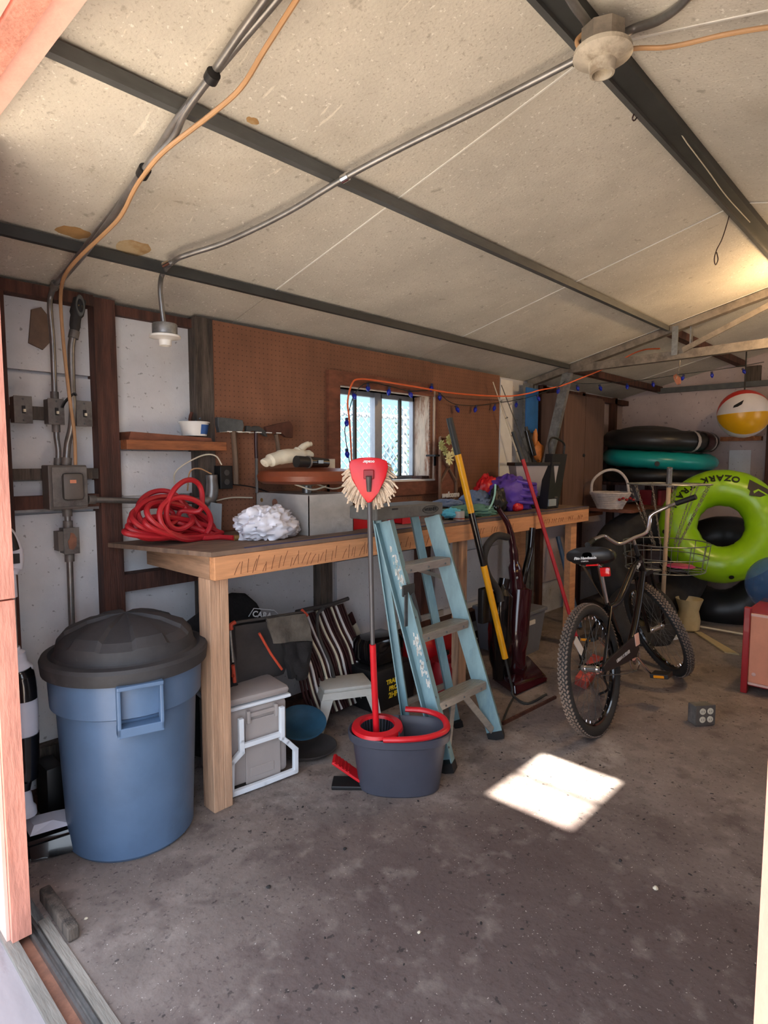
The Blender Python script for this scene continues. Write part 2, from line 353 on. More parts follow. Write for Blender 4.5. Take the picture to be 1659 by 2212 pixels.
mat('brass', (160, 130, 80), 0.4, 0.6); mat('fence_white', (150, 158, 162), 0.6, var=0.03); mat('fence_wire', (150, 158, 164), 0.5, 0.2, var=0.02)
mat('outside_wall', (62, 92, 106), 0.8, var=0.08, scale=2); mat('ground_out', (156, 145, 132), 0.9, var=0.12, scale=4); mat('leaf', (60, 84, 44), 0.8, var=0.3)
mat('pencil', (96, 52, 30), 0.8); mat('stain', (168, 132, 86), 0.9, var=0.2, scale=9, c2=(196, 176, 140), thr=0.5); mat('alu_window', (150, 154, 160), 0.4, 0.5)
mat('glass', (225, 240, 248), 0.02, var=0.0, alpha=0.18, spec=0.5)
mat('concrete', (130, 119, 113), 0.85, var=0.20, scale=2.6, bump=0.35, bscale=40, c2=(172, 163, 156), thr=0.56)
m = MATS['concrete']
overlay(m, ramp(m, noisetex(m, 0.9, dist=0.6, loc=(3, 1, 0)), 0.50, 0.68, 0, 0.6), (112, 96, 92))
overlay(m, ramp(m, noisetex(m, 7, (1, 1, 1), 8, loc=(2, 7, 0)), 0.56, 0.66, 0, 0.55), (84, 72, 70))
# old reddish brown oil stain spread inside the doorway
n, l, b = nodes_of(m); tc = n.new('ShaderNodeTexCoord'); mp = n.new('ShaderNodeMapping'); mp.inputs['Location'].default_value = (1.42, 0.17, 0); mp.inputs['Scale'].default_value = (0.62, 0.62, 0)
l.new(tc.outputs['Object'], mp.inputs[0]); gr = n.new('ShaderNodeTexGradient'); gr.gradient_type = 'SPHERICAL'; l.new(mp.outputs[0], gr.inputs[0])
ad = n.new('ShaderNodeMath'); ad.operation = 'MULTIPLY_ADD'; ad.inputs[1].default_value = 0.9; l.new(noisetex(m, 2.6, dist=0.4, loc=(1, 2, 0)), ad.inputs[0]); l.new(gr.outputs['Fac'], ad.inputs[2])
overlay(m, ramp(m, ad.outputs[0], 0.55, 1.0, 0, 0.82), (80, 66, 64))
overlay(m, ramp(m, noisetex(m, 70, (1, 1, 1), 4), 0.60, 0.70, 0, 0.6), (72, 62, 60))
overlay(m, ramp(m, noisetex(m, 38, (1, 1, 1), 3, loc=(9, 0, 0)), 0.67, 0.71, 0, 0.8), (48, 42, 42))
overlay(m, ramp(m, noisetex(m, 14, (1, 1, 1), 10, loc=(4, 4, 0)), 0.55, 0.75, 0, 0.30), (168, 158, 150))
overlay(m, ramp(m, noisetex(m, 130, (1, 1, 1), 2, loc=(1, 4, 0)), 0.70, 0.76, 0, 0.6), (214, 206, 198))
m = MATS['ceiling_foam']
overlay(m, ramp(m, noisetex(m, 120, (1, 1, 1), 2), 0.60, 0.70, 0, 0.6), (164, 156, 142))
overlay(m, ramp(m, noisetex(m, 24, (1, 1, 1), 4, loc=(3, 3, 0)), 0.66, 0.74, 0, 0.5), (128, 118, 104))
overlay(m, ramp(m, noisetex(m, 9, (3.5, 0.5, 1), 4, rot=(0, 0, 0.5), dist=1.5), 0.68, 0.72, 0, 0.75), (228, 222, 208))
overlay(m, ramp(m, noisetex(m, 1.1, dist=0.8, loc=(5, 3, 0)), 0.58, 0.75, 0, 0.4), (150, 138, 118))
# pegboard holes
m = MATS['pegboard']; n, l, b = nodes_of(m)
tc = n.new('ShaderNodeTexCoord'); mp = n.new('ShaderNodeMapping'); mp.inputs['Scale'].default_value = (1/0.0254,)*3; l.new(tc.outputs['Object'], mp.inputs[0])
fr = n.new('ShaderNodeVectorMath'); fr.operation = 'FRACTION'; l.new(mp.outputs[0], fr.inputs[0])
sb = n.new('ShaderNodeVectorMath'); sb.operation = 'SUBTRACT'; sb.inputs[1].default_value = (0.5, 0.5, 0.5); l.new(fr.outputs[0], sb.inputs[0])
ml = n.new('ShaderNodeVectorMath'); ml.operation = 'MULTIPLY'; ml.inputs[1].default_value = (1, 0, 1); l.new(sb.outputs[0], ml.inputs[0])
ln = n.new('ShaderNodeVectorMath'); ln.operation = 'LENGTH'; l.new(ml.outputs[0], ln.inputs[0])
overlay(m, ramp(m, ln.outputs['Value'], 0.10, 0.15, 0.6, 0), (48, 26, 18))
# ================================================================== STRUCTURE
X0, X1, YR, PF, FY = 0.44, 6.62, -1.14, 2.675, 2.61       # front wall, back wall, right wall, panel face, stud face
floor = B().box((0.56, YR, -0.12), (X1, WY, 0)).build('floor', 'concrete', kind='structure')
ground = B().box((-6, -9, -0.16), (0.20, 9, -0.03)).box((-6, 2.95, -0.16), (12, 9, -0.03)).box((-6, -9, -0.16), (12, -1.35, -0.03)).build('ground', 'ground_out', kind='structure')
# threshold of the sliding door
sill = B().box((0.20, -0.30, -0.12), (0.44, 2.9, 0.0)).build('trim_1', 'sill_white', kind='structure')
B().box((0.44, -0.3, -0.12), (0.473, 2.9, 0.012)).build('sill_plank', 'grey_wood', sill)
B().box((0.473, -0.3, -0.12), (0.507, 2.9, -0.012)).build('rusty_channel', 'rust', sill)
B().box((0.507, -0.3, -0.12), (0.514, 2.9, 0.008)).box((0.514, -0.3, -0.12), (0.524, 2.9, -0.004)).box((0.524, -0.3, -0.12), (0.531, 2.9, 0.008)).box((0.531, -0.3, -0.12), (0.537, 2.9, -0.002)).build('door_track', 'conduit', sill)
B().box((0.537, -0.3, -0.12), (0.566, 1.95, 0.008)).build('wood_strip', 'grey_wood', sill)
B().box((0.572, 1.80, 0.001), (0.605, 2.05, 0.045), bev=0.006).build('wood_offcut', 'stud_grey', sill, label='short weathered board end lying inside the threshold')
# front wall: two sides of the doorway and the gable over it
HZ = 2.24
wf = B().box((0.455, 1.94, 0.012), (0.51, 2.9, 2.24)).box((0.455, -1.3, 0.0), (0.50, 0.03, 2.24)).box((0.455, -1.3, HZ + 0.02), (0.50, 2.9, 2.6)).build('wall_front', 'pink_paint', kind='structure')
B().box((0.458, 1.905, 0.012), (0.508, 1.94, 1.012)).build('jamb_board', 'pink_edge', wf)
B().box((0.456, 1.900, 1.018), (0.508, 1.94, 2.24)).build('jamb_board', 'pink_edge', wf)
B().box((0.448, 1.925, 0.012), (0.457, 2.9, 2.24)).build('face_board', 'pink_paint', wf)
B().box((0.455, 0.035, 0.0), (0.515, 0.080, 2.24)).build('jamb_board', 'pink_edge', wf)
B().box((0.40, -0.4, HZ), (0.445, 2.9, HZ + 0.10)).build('header_board', 'pink_edge', wf)
B().box((0.33, -0.4, HZ + 0.006), (0.395, 2.9, HZ + 0.10)).build('header_board', 'pink_paint', wf)
B().box((0.25, -0.4, HZ - 0.006), (0.325, 2.9, HZ + 0.10)).build('header_board', 'pink_paint', wf)
# left wall with the window opening
z0w, z1w = PY(830, 1037, 2.64).z, PY(815, 850, 2.78).z
xw0, xw1 = PY(726, 940, 2.62).x, PY(935, 945, 2.61).x
wall = B().box((X0, WY, -0.1), (xw0, 2.82, 2.12)).box((xw1, WY, -0.1), (X1 + 0.1, 2.82, 2.12)).box((xw0, WY, -0.1), (xw1, 2.82, z0w)).box((xw0, WY, z1w), (xw1, 2.82, 2.12)).build('wall_left', 'wall_white', kind='structure')
def wpanel(u0, v0, u1, v1, m='wall_white', y=PF, th=0.02, y2=None, name='wall_panel', **k):
    x0, x1, za, zb = rY(u0, v0, u1, v1, y)
    return B().box((x0, y, za), (x1, (y2 or y + th), zb)).build(name, m, wall, **k)
wx = lambda u, v, y=FY: PY(u, v, y).x
wz = lambda u, v, y=FY: PY(u, v, y).z
# studs and rails (front faces at FY)
def stud(xa, xb, za, zb, m='stud_dark', y=FY, name='stud'): B().box((xa, y, za), (xb, WY - 0.001, zb)).build(name, m, wall)
xs2a, xs2b = wx(207, 650), wx(245, 650)
xs1b = wx(16, 800)
xs3a, xs3b = wx(437, 850), wx(460, 850)
stud(0.53, xs1b, 0, 2.07); stud(xs2a - 0.01, xs2b + 0.005, 0, 2.07); stud(xs3a - 0.03, xs3b + 0.01, 0, 2.07, 'stud_grey')
xs4 = wx(707, 1260); stud(xs4 - 0.05, xs4 + 0.04, 0, 1.3, 'stud_grey')
xs5 = wx(920, 1260); stud(xs5 - 0.05, xs5 + 0.05, 0, 1.3)
for xx in (4.75, 5.5, 6.25): stud(xx, xx + 0.06, 0, 2.05)
# plates
B().box((0.5, FY - 0.004, 2.03), (xs2a - 0.012, WY, 2.075)).build('top_plate', 'stud_dark', wall)
B().box((xs2b + 0.006, FY + 0.03, 2.02), (xs3b - 0.02, WY, 2.06)).build('top_plate', 'stud_dark', wall)
B().box((4.7, FY, 1.99), (6.6, WY, 2.04)).build('top_plate', 'stud_dark', wall)
for (ua, va, ub, vb, mm) in ((18, 1012, 240, 1036, 'stud_grey'), (18, 1070, 240, 1098, 'stud_dark'), (20, 877, 106, 905, 'stud_grey')):
    xa, xb, za, zb = rY(ua, va, ub, vb, FY + 0.01)
    B().box((xs1b + 0.001, FY + 0.012, za), (min(xb, xs2a - 0.012), WY - 0.002, zb)).build('rail', mm, wall)
zlow = wz(420, 1236); B().box((xs2b + 0.007, FY + 0.01, zlow - 0.045), (xs4 - 0.052, WY, zlow + 0.03)).build('rail', 'stud_dark', wall)
B().box((xs4 + 0.042, FY + 0.01, zlow - 0.02), (4.7, WY, zlow + 0.05)).build('rail', 'stud_dark', wall)
z5 = wz(190, 1608); B().box((xs1b + 0.001, FY + 0.01, z5 - 0.05), (xs2a - 0.012, WY, z5 + 0.04)).build('rail', 'stud_grey', wall)
zb5 = wz(820, 1372); B().box((xs4 + 0.042, FY + 0.01, 0.18), (4.7, WY, 0.26)).build('rail', 'stud_dark', wall)
B().box((0.53, FY + 0.005, 0.0), (4.7, WY, 0.06)).build('bottom_plate', 'stud_dark', wall)
B().box((0.64, FY + 0.02, wz(120, 1105)), (xs2a - 0.012, FY + 0.05, wz(120, 1092))).build('metal_strip', 'galv', wall)
# white boards between the studs
wpanel(8, 628, 212, 804); wpanel(14, 812, 216, 1012); wpanel(26, 1038, 235, 1070); wpanel(28, 1108, 245, 1590); wpanel(60, 1625, 245, 1740, 'wall_white')
wpanel(246, 690, 440, 950); wpanel(262, 975, 440, 1068); wpanel(265, 1088, 600, 1195, y=2.68)
wpanel(270, 1235, 690, 1480)
wpanel(728, 1200, 905, 1370); wpanel(940, 1190, 1075, 1300); 
B().box((4.72, PF, 0.3), (6.6, 2.69, 1.99)).build('wall_panel', 'wall_far', wall)
# patch of dirt brown board stuck on the white wall
B().prism([(0, 0.02), (0.05, 0), (0.075, 0.03), (0.07, 0.14), (0.05, 0.165), (0.015, 0.15)], -0.006, 0.006, facing(PY(62, 752, PF - 0.008), (1, 0, 0.0), (-0.22, 0, 1))).build('foam_patch', 'ply_top', wall, label='torn brown patch on the white board')
# pegboard around the window
xpL, xpR = wx(462, 850), wx(1076, 930)
zt = 2.065
tr0, tr1, trb, trt = wx(709, 940, 2.59), wx(938, 950, 2.59), wz(830, 1062, 2.59), wz(820, 822, 2.59)
pegs = [((xpL, FY - 0.008, 1.06), (tr0 + 0.03, FY + 0.002, zt)), ((tr1 - 0.03, FY - 0.008, 1.06), (xpR, FY + 0.002, zt - 0.01)), ((tr0 + 0.03, FY - 0.008, z1w + 0.03), (tr1 - 0.03, FY + 0.002, zt - 0.005)), ((tr0 + 0.03, FY - 0.008, 1.06), (tr1 - 0.03, FY + 0.002, trb + 0.03))]
for a, b2 in pegs: B().box(a, b2).build('pegboard', 'pegboard', wall)
B().box((xpL + 0.01, FY + 0.001, 1.05), (xpR, 2.66, 1.06)).build('rail', 'trim_wood', wall)
B().box((xpR + 0.005, FY - 0.015, 0.9), (wx(1103, 900), FY + 0.03, 2.03)).build('white_post', 'white_paint', wall, label='pale weathered upright board beside the steel column')
# ---- window
win = thing('window_1', None, None, (xw0, 2.78, z0w)); win['kind'] = 'structure'
T = 0.065
fw_ = B()
fw_.box((tr0, FY - 0.03, trt - T*0.9), (tr1 - 0.02, FY - 0.008, trt + 0.02)); fw_.build('top_casing', 'trim_wood', win)
B().box((tr0, FY - 0.028, trb), (xw0, FY - 0.008, trt - T*0.9)).build('side_casing', 'trim_wood', win)
B().box((xw1 + 0.002, FY - 0.028, trb), (tr1 + 0.03, FY - 0.008, trt - T*0.9)).build('side_casing', 'trim_wood', win)
B().box((tr0, FY - 0.03, trb - 0.03), (tr1 + 0.05, FY - 0.008, z0w - 0.012)).build('bottom_casing', 'trim_wood', win)
B().box((xw0, FY - 0.02, z0w - 0.012), (xw1, 2.80, z0w)).build('window_sill', 'white_paint', win)
B().box((xw0, FY - 0.02, z1w), (xw1, 2.80, z1w + 0.03)).build('head_board', 'jamb_peel', win)
B().box((xw0 - 0.012, FY - 0.02, z0w), (xw0, 2.80, z1w)).build('reveal_board', 'trim_wood', win)
B().box((xw1 - 0.012, FY - 0.02, z0w), (xw1, 2.80, z1w)).build('reveal_board', 'jamb_peel', win, label='peeling unpainted reveal board on the right side')
gx = [PY(u, 940, 2.78).x for u in (727, 763, 812, 860, 903)]; gx[0] = xw0; gx[4] = xw1 - 0.012
fr_ = B()
for a, b2 in (((gx[0], 2.765, z0w), (gx[4], 2.80, z0w + 0.022)), ((gx[0], 2.765, z1w - 0.03), (gx[4], 2.80, z1w)), ((gx[0], 2.765, z0w), (gx[0] + 0.016, 2.80, z1w)), ((gx[4] - 0.018, 2.765, z0w), (gx[4], 2.80, z1w))): fr_.box(a, b2)
fr_.build('window_frame', 'alu_window', win)
B().box((gx[2] - 0.035, 2.755, z0w), (gx[2] + 0.02, 2.80, z1w)).box((gx[2] + 0.02, 2.765, z0w), (gx[2] + 0.042, 2.80, z1w)).build('mullion', 'alu_window', win)
for g in (gx[1], gx[3]): B().box((g - 0.010, 2.758, z0w + 0.02), (g + 0.010, 2.775, z1w - 0.02)).build('window_bar', 'steel_black', win)
B().box((gx[0] + 0.016, 2.782, z0w + 0.022), (gx[2] - 0.03, 2.786, z1w - 0.03)).build('pane', 'glass', win); B().box((gx[2] + 0.04, 2.782, z0w + 0.022), (gx[4] - 0.018, 2.786, z1w - 0.03)).build('pane', 'glass', win)
# ---- right and back walls
wr = B().box((X0, YR - 0.1, -0.1), (4.7, YR, 2.12)).box((5.7, YR - 0.1, -0.1), (X1 + 0.1, YR, 2.12)).box((4.7, YR - 0.1, -0.1), (5.7, YR, 1.0)).box((4.7, YR - 0.1, 1.75), (5.7, YR, 2.12)).build('wall_right', 'wall_far', kind='structure')
B().box((4.7, YR - 0.08, 1.0), (4.74, YR - 0.04, 1.75)).box((5.66, YR - 0.08, 1.0), (5.7, YR - 0.04, 1.75)).box((5.18, YR - 0.08, 1.0), (5.22, YR - 0.04, 1.75)).box((4.74, YR - 0.08, 1.0), (5.66, YR - 0.04, 1.03)).box((4.74, YR - 0.08, 1.72), (5.66, YR - 0.04, 1.75)).build('added_window', 'alu_window', kind='structure')  # unseen window, added to let daylight brighten the back of the room
wb = B().box((X1, YR, -0.1), (X1 + 0.1, 2.82, 2.75)).build('wall_back', 'wall_far', kind='structure')
p, q = PX(1434, 844, 6.58), PX(1659, 826, 6.58)
B().beam((6.58, 2.3, p.z), (6.58, YR + 0.02, p.z), 0.05, 0.05).build('rail', 'steel_dark', wb)
a, b2 = PX(1556, 952, 6.55), PX(1645, 942, 6.55)
B().box((6.54, b2.y, a.z - 0.005), (X1, a.y, a.z + 0.035)).build('ledge', 'shelf_wood', wb, label='short brown ledge board under the beach ball')
for (u0, v0, u1, v1) in ((1572, 972, 1622, 1030),):
    a, b2 = PX(u0, v1, 6.6), PX(u1, v0, 6.6); B().box((6.612, b2.y, a.z), (X1 + 0.001, a.y, b2.z)).build('wall_panel', 'wall_white', wb)
a = PX(1654, 950, 6.5); B().box((6.52, a.y - 0.12, 0), (X1, a.y, 1.93)).build('stud', 'stud_dark', wb)
a = PX(1640, 780, 6.6); B().box((6.57, a.y - 0.02, 2.14), (X1, a.y + 0.1, 2.29)).build('block', 'stud_grey', wb)
# ---- ceiling
ceil = thing('ceiling', None, None, (3, RY, 2.4)); ceil['kind'] = 'structure'
SX0, SX1, SY0, SY1 = 2.20, 2.68, -0.13, -0.47         # unseen roof light in the right slope, added to make the sunlit floor patch
def slope(xa, xb, ya, yb, t0, t1, m, name, **k):
    b = B(); vs = []
    for z in (t0, t1):
        for x, y in ((xa, ya), (xb, ya), (xb, yb), (xa, yb)): vs.append((x, y, roofz(y) + z))
    return b.hull8(vs).build(name, m, ceil, **k)
slope(X0 + 0.02, X1, 2.82, RY, 0.03, 0.06, 'cabinet_ply', 'roof_deck')
for xa, xb, ya, yb in ((X0 + 0.02, SX0, RY, -1.3), (SX1, X1, RY, -1.3), (SX0, SX1, RY, SY0), (SX0, SX1, SY1, -1.3)): slope(xa, xb, ya, yb, 0.03, 0.06, 'cabinet_ply', 'roof_deck')
slope((SX0 + SX1)/2 - 0.012, (SX0 + SX1)/2 + 0.012, SY0, SY1, 0.02, 0.06, 'alu_window', 'added_rooflight_bar')  # bar added to draw the dark line through the sunlit patch
seams = [X0 + 0.02, 1.715, 3.14, 4.58, 6.0, X1]
for i in range(5):
    xa, xb = seams[i] + 0.002, seams[i+1] - 0.002
    slope(xa, xb, 2.70, RY + 0.001, 0.0, 0.03, 'ceiling_foam', 'ceiling_panel')
    if i == 1:
        slope(xa, SX0, RY - 0.001, YR, 0.0, 0.03, 'ceiling_foam', 'ceiling_panel'); slope(SX1, xb, RY - 0.001, YR, 0.0, 0.03, 'ceiling_foam', 'ceiling_panel')
        slope(SX0, SX1, RY - 0.001, SY0, 0.0, 0.03, 'ceiling_foam', 'ceiling_panel'); slope(SX0, SX1, SY1, YR, 0.0, 0.03, 'ceiling_foam', 'ceiling_panel')
    else: slope(xa, xb, RY - 0.001, YR, 0.0, 0.03, 'ceiling_foam', 'ceiling_panel')
    if i:
        w = 0.003 if i < 3 else 0.007
        slope(seams[i] - w, seams[i] + w, 2.30, RY, -0.003, 0.0, 'white_paint', 'seam_strip')
        slope(seams[i] - w, seams[i] + w, RY, YR, -0.003, 0.0, 'white_paint', 'seam_strip')
def purlin(y, xa, xb, m, wood=False):
    z = roofz(y); s = 1 if y > RY else -1
    if wood: return B().box((xa, y - 0.03, z - 0.06), (xb, y + 0.03, z - 0.004)).build('purlin', m, ceil)
    B().box((xa, y - 0.022, z - 0.034), (xb, y + 0.018, z - 0.007)).box((xa, y - 0.022, z - 0.042), (xb, y + 0.002, z - 0.034)).build('purlin', m, ceil)
for y in (2.30, 1.555, 0.0, -0.74):
    purlin(y, X0 + 0.025, 4.56, 'steel_dark' if y != 2.30 else 'steel_black'); purlin(y, 4.64, X1, 'stud_dark', True)
B().box((X0 + 0.025, RY - 0.045, RZ - 0.042), (X1, RY + 0.015, RZ - 0.012)).build('ridge_beam', 'steel_black', ceil)
B().box((X0 + 0.025, RY + 0.015, RZ - 0.055), (X1, RY + 0.032, RZ - 0.022)).build('ridge_flange', 'steel_dark', ceil)
# water stains around the conduit
for (u, v, rx, ry) in ((290, 537, 0.06, 0.05), (160, 503, 0.05, 0.035), (545, 262, 0.02, 0.012)):
    c = PR(u, v, 0.002); pts = []
    for i in range(18):
        a = 2*math.pi*i/18; f = 1 + 0.35*noise.noise(V((math.cos(a)*1.5, math.sin(a)*1.5, u)))
        y = c.y + ry*f*math.sin(a); pts.append((c.x + rx*f*math.cos(a), y))
    b = B(); top = [b._v((x, y, roofz(y) - 0.0004)) for x, y in pts]; b._f(top); b.build('water_stain', 'stain', ceil)
# ---- steel portal truss
tr = thing('roof_truss', 'galvanised steel truss and bracing across the room behind the workbench', 'truss', (4.6, 2.6, 0))
B().beam((4.6, 2.30, 2.128), (4.6, -0.74, 2.19), 0.06, 0.055, (1, 0, 0)).build('bottom_chord', 'galv_dull', tr)
for ya, yb in ((2.66, RY + 0.03), (RY - 0.05, -1.1)):
    b = B(); b.hull8([(4.57, ya, roofz(ya) - 0.06), (4.63, ya, roofz(ya) - 0.06), (4.63, yb, roofz(yb) - 0.06), (4.57, yb, roofz(yb) - 0.06), (4.57, ya, roofz(ya) - 0.009), (4.63, ya, roofz(ya) - 0.009), (4.63, yb, roofz(yb) - 0.009), (4.57, yb, roofz(yb) - 0.009)]).build('top_chord', 'galv_dull', tr)
B().beam((4.56, 1.44, 2.17), (4.56, 0.86, 2.42), 0.035, 0.014, (1, 0, 0)).build('web', 'galv_dull', tr); B().beam((4.56, 0.12, 2.17), (4.56, 0.70, 2.42), 0.035, 0.014, (1, 0, 0)).build('web', 'galv_dull', tr)
B().box((4.545, 1.47, 2.14), (4.555, 1.51, 2.34)).box((4.60, 1.40, 2.18), (4.64, 1.41, 2.34)).build('hanger', 'galv', tr)
B().box((4.50, 2.60, 0), (4.565, 2.66, 2.04)).build('column', 'galv', tr); B().box((4.60, 2.61, 0), (4.66, 2.66, 2.04)).build('column', 'galv', tr)
B().beam((4.60, 2.30, 2.16), (4.60, 2.575, 0.95), 0.075, 0.04, (1, 0, 0)).build('brace', 'galv', tr)
# ================================================================== OUTSIDE THE WINDOW
fe = thing('chain_fence', 'white chain link fence with top rail seen through the window', 'fence', (4.2, 3.75, -0.03))
for xx in (3.15, 4.28, 5.4): B().cyl((xx, 3.78, -0.03), (xx, 3.78, 1.88), 0.025, n=10).build('post', 'fence_white', fe, True)
B().cyl((2.6, 3.78, 1.80), (6, 3.78, 1.80), 0.02, n=8).build('top_rail', 'fence_white', fe, True)
b = B(); d = 0.062
x = 2.6 - 1.9
while x < 6:
    for s in (1, -1):
        xa, za = x, 0.9; xb, zb = x + 1.0, 1.9
        if s < 0: za, zb = zb, za
        b.beam((xa, 3.755 + 0.004*s, za), (xb, 3.755 + 0.004*s, zb), 0.006, 0.006)
    x += d*1.414
for i in range(38): b.beam((2.65 + i*0.088, 3.755, 1.84), (2.65 + i*0.088, 3.755, 1.88), 0.006, 0.006)
b.build('chain_mesh', 'fence_wire', fe, kind='stuff')
ow = B().box((1.5, 5.0, -0.1), (9.5, 5.1, 2.35)).build('neighbour_wall', 'outside_wall', label='pale blue wall of the building next door behind the chain link fence', cat='wall')
b = B(); random.seed(3)
for i in range(260):
    a = random.uniform(0, 6.28); r = random.uniform(0, 1)**0.5; c = V((5.35 + 0.25*r*math.cos(a), 4.6 + 0.2*r*math.sin(a), random.uniform(1.0, 1.95)))
    T = Matrix.Translation(c) @ Euler((random.uniform(0, 6), random.uniform(0, 6), 0)).to_matrix().to_4x4(); b.prism([(0, -0.03), (0.016, 0), (0, 0.035), (-0.016, 0)], 0, 0.001, T)
sh = b.build('foliage', 'leaf', None, kind=None); sh.name = 'shrub'; tag(sh, 'leafy shrub behind the fence seen through the right pane', 'shrub')
B().tube([(5.35, 4.6, -0.03), (5.34, 4.62, 0.9), (5.38, 4.6, 1.8)], 0.014, 6, smooth=4).build('stem', 'stud_dark', sh)
# ================================================================== LAMPS
def lampholder(o, label, cap, axis=None):
    return thing('light_fixture', label, 'light fixture', o)
bulb = V((4.22, 0.60, 2.34))
t = thing('bulb_lamp', 'warm bare bulb hanging from the right slope of the ceiling', 'lamp', bulb + V((0, 0, 0.12)))
B().lathe([(0.05, 0.12), (0.05, 0.09), (0.03, 0.08), (0.022, 0.05)], Matrix.Translation(bulb)).build('socket', 'white_paint', t, True)
MATS['bulb_lit'] = None; mat('bulb_lit', (255, 190, 110), 0.4, emis=((255, 176, 88), 40))
B().ball(bulb, 0.034, 16).build('bulb', 'bulb_lit', t, True)
pl = bpy.data.objects.new('bulb_light', bpy.data.lights.new('bulb_light', 'POINT')); COL.objects.link(pl)
pl.data.energy = 15; pl.data.color = (1.0, 0.68, 0.36); pl.data.shadow_soft_size = 0.04; pl.location = bulb + V((0, 0, -0.05)); pl.parent = None
# ================================================================== WORKBENCH
def PN(u, v, p0, nrm):
    d = ray(u, v); nrm = V(nrm); return CAM + d * ((V(p0) - CAM).dot(nrm) / d.dot(nrm))
BZ = 1.055; bxr = PY(1268, 1104, 2.05).x
t = thing('workbench', 'long rough timber workbench along the left wall under the window', 'workbench', (2.8, 2.3, 0))
B().hull8([(1.205, 2.035, 1.037), (bxr, 2.035, 1.037), (bxr, 2.595, 1.037), (1.05, 2.595, 1.037), (1.205, 2.035, BZ), (bxr, 2.035, BZ), (bxr, 2.595, BZ), (1.05, 2.595, BZ)]).build('worktop', 'ply_top', t)
fb = B().box((1.215, 2.03, 0.945), (bxr - 0.01, 2.068, 1.036), bev=0.003).build('front_beam', 'new_wood', t)
B().box((1.215, 2.07, 0.945), (1.253, 2.59, 1.036)).build('end_beam', 'end_wood', t); B().box((bxr - 0.05, 2.07, 0.945), (bxr - 0.012, 2.59, 1.036)).build('end_beam', 'end_wood', t)
B().box((1.257, 2.55, 0.945), (bxr - 0.055, 2.588, 1.036)).build('rear_beam', 'end_wood', t)
B().box((1.215, 2.072, 0.0), (1.262, 2.155, 0.944), bev=0.003).box((1.2622, 2.072, 0.0), (1.300, 2.125, 0.944), bev=0.003).build('leg', 'leg_wood', t)
xl = PY(992, 1200, 2.1).x; B().box((xl - 0.04, 2.072, 0.0), (xl + 0.04, 2.12, 0.944)).build('leg', 'leg_wood', t)
xl = PY(1236, 1200, 2.08).x; B().box((xl - 0.045, 2.072, 0.0), (xl + 0.045, 2.12, 0.944)).build('leg', 'new_wood', t)
B().box((xl - 0.04, 2.50, 0.0), (xl + 0.04, 2.588, 0.944)).build('leg', 'new_wood', t)
B().box((1.36, 2.0352, BZ), (bxr - 0.02, 2.05, BZ + 0.003)).build('edge_strip', 'navy', t)
# pencil scribbles scrawled along the beam
b = B(); random.seed(11); x = 1.30
while x < 2.5:
    z = 0.952 + random.uniform(0, 0.01); h = random.uniform(0.03, 0.062); w = random.uniform(0.004, 0.030)
    b.tube([(x, 2.0292, z), (x + w*0.5, 2.0292, z + h*0.6), (x + w, 2.0292, z + h)], 0.0012, 4, smooth=2)
    x += random.uniform(0.012, 0.05)
b.build('pencil_marks', 'pencil', fb, kind='stuff')
b = B(); random.seed(5)
for x0 in (2.95, 3.1, 3.28, 3.75, 3.85, 3.95, 4.1, 4.25):
    for k in range(3): b.tube([(x0 + k*0.028, 2.0292, 0.97), (x0 + k*0.028 + 0.01, 2.0292, 1.0), (x0 + k*0.028 + 0.02, 2.0292, 0.975 + random.uniform(0, .03))], 0.0011, 4, smooth=2)
b.build('pencil_marks', 'pencil', fb, kind='stuff')
# ================================================================== TRASH CAN
cc = V((0.955, 2.226, 0)); ZS = Matrix.Diagonal((1, 1, 1.035, 1)); Mc = Matrix.Translation(cc) @ ZS
t = thing('trash_can', 'large round blue plastic bin with dusty black lid beside the doorway', 'trash can', cc)
bd = B().lathe([(0.212, 0.0), (0.222, 0.012), (0.243, 0.505), (0.262, 0.515), (0.268, 0.635), (0.26, 0.64)], Mc, 64).build('body', 'bin_blue', t, True, angle=30)
b = B().lathe([(0.272, 0.628), (0.286, 0.632), (0.290, 0.672), (0.284, 0.684), (0.262, 0.688), (0.252, 0.680), (0.243, 0.690), (0.232, 0.735), (0.205, 0.765), (0.13, 0.795), (0.06, 0.808), (0.001, 0.81)], Mc, 96)
band = V((math.cos(-0.5), math.sin(-0.5), 0))
for v in b.b.verts:
    r = V((v.co.x - cc.x, v.co.y - cc.y, 0)); a = (math.degrees(math.atan2(r.y, r.x)) + 360 + 18) % 60
    if 0.05 < r.length < 0.236 and v.co.z > 0.7 and a < 30: v.co.z -= 0.012*min(1, (0.236 - r.length)/0.02 + .3); 
b.build('lid', 'bin_lid', t, True, angle=18)
cd = (CAM - cc); cd.z = 0; cd.normalize(); ha = math.atan2(cd.y, cd.x) + 0.13
def Mh(a): return Matrix.Translation(cc) @ Matrix.Rotation(a, 4, 'Z') @ ZS
for a in (ha, ha + math.pi):
    h = B(Mh(a)).box((0.255, -0.074, 0.47), (0.292, -0.062, 0.63), bev=0.003).box((0.255, 0.062, 0.47), (0.292, 0.074, 0.63), bev=0.003).box((0.243, -0.074, 0.465), (0.292, 0.074, 0.497), bev=0.003).box((0.262, -0.074, 0.622), (0.300, 0.074, 0.636), bev=0.003)
    h.build('handle', 'bin_blue', t)
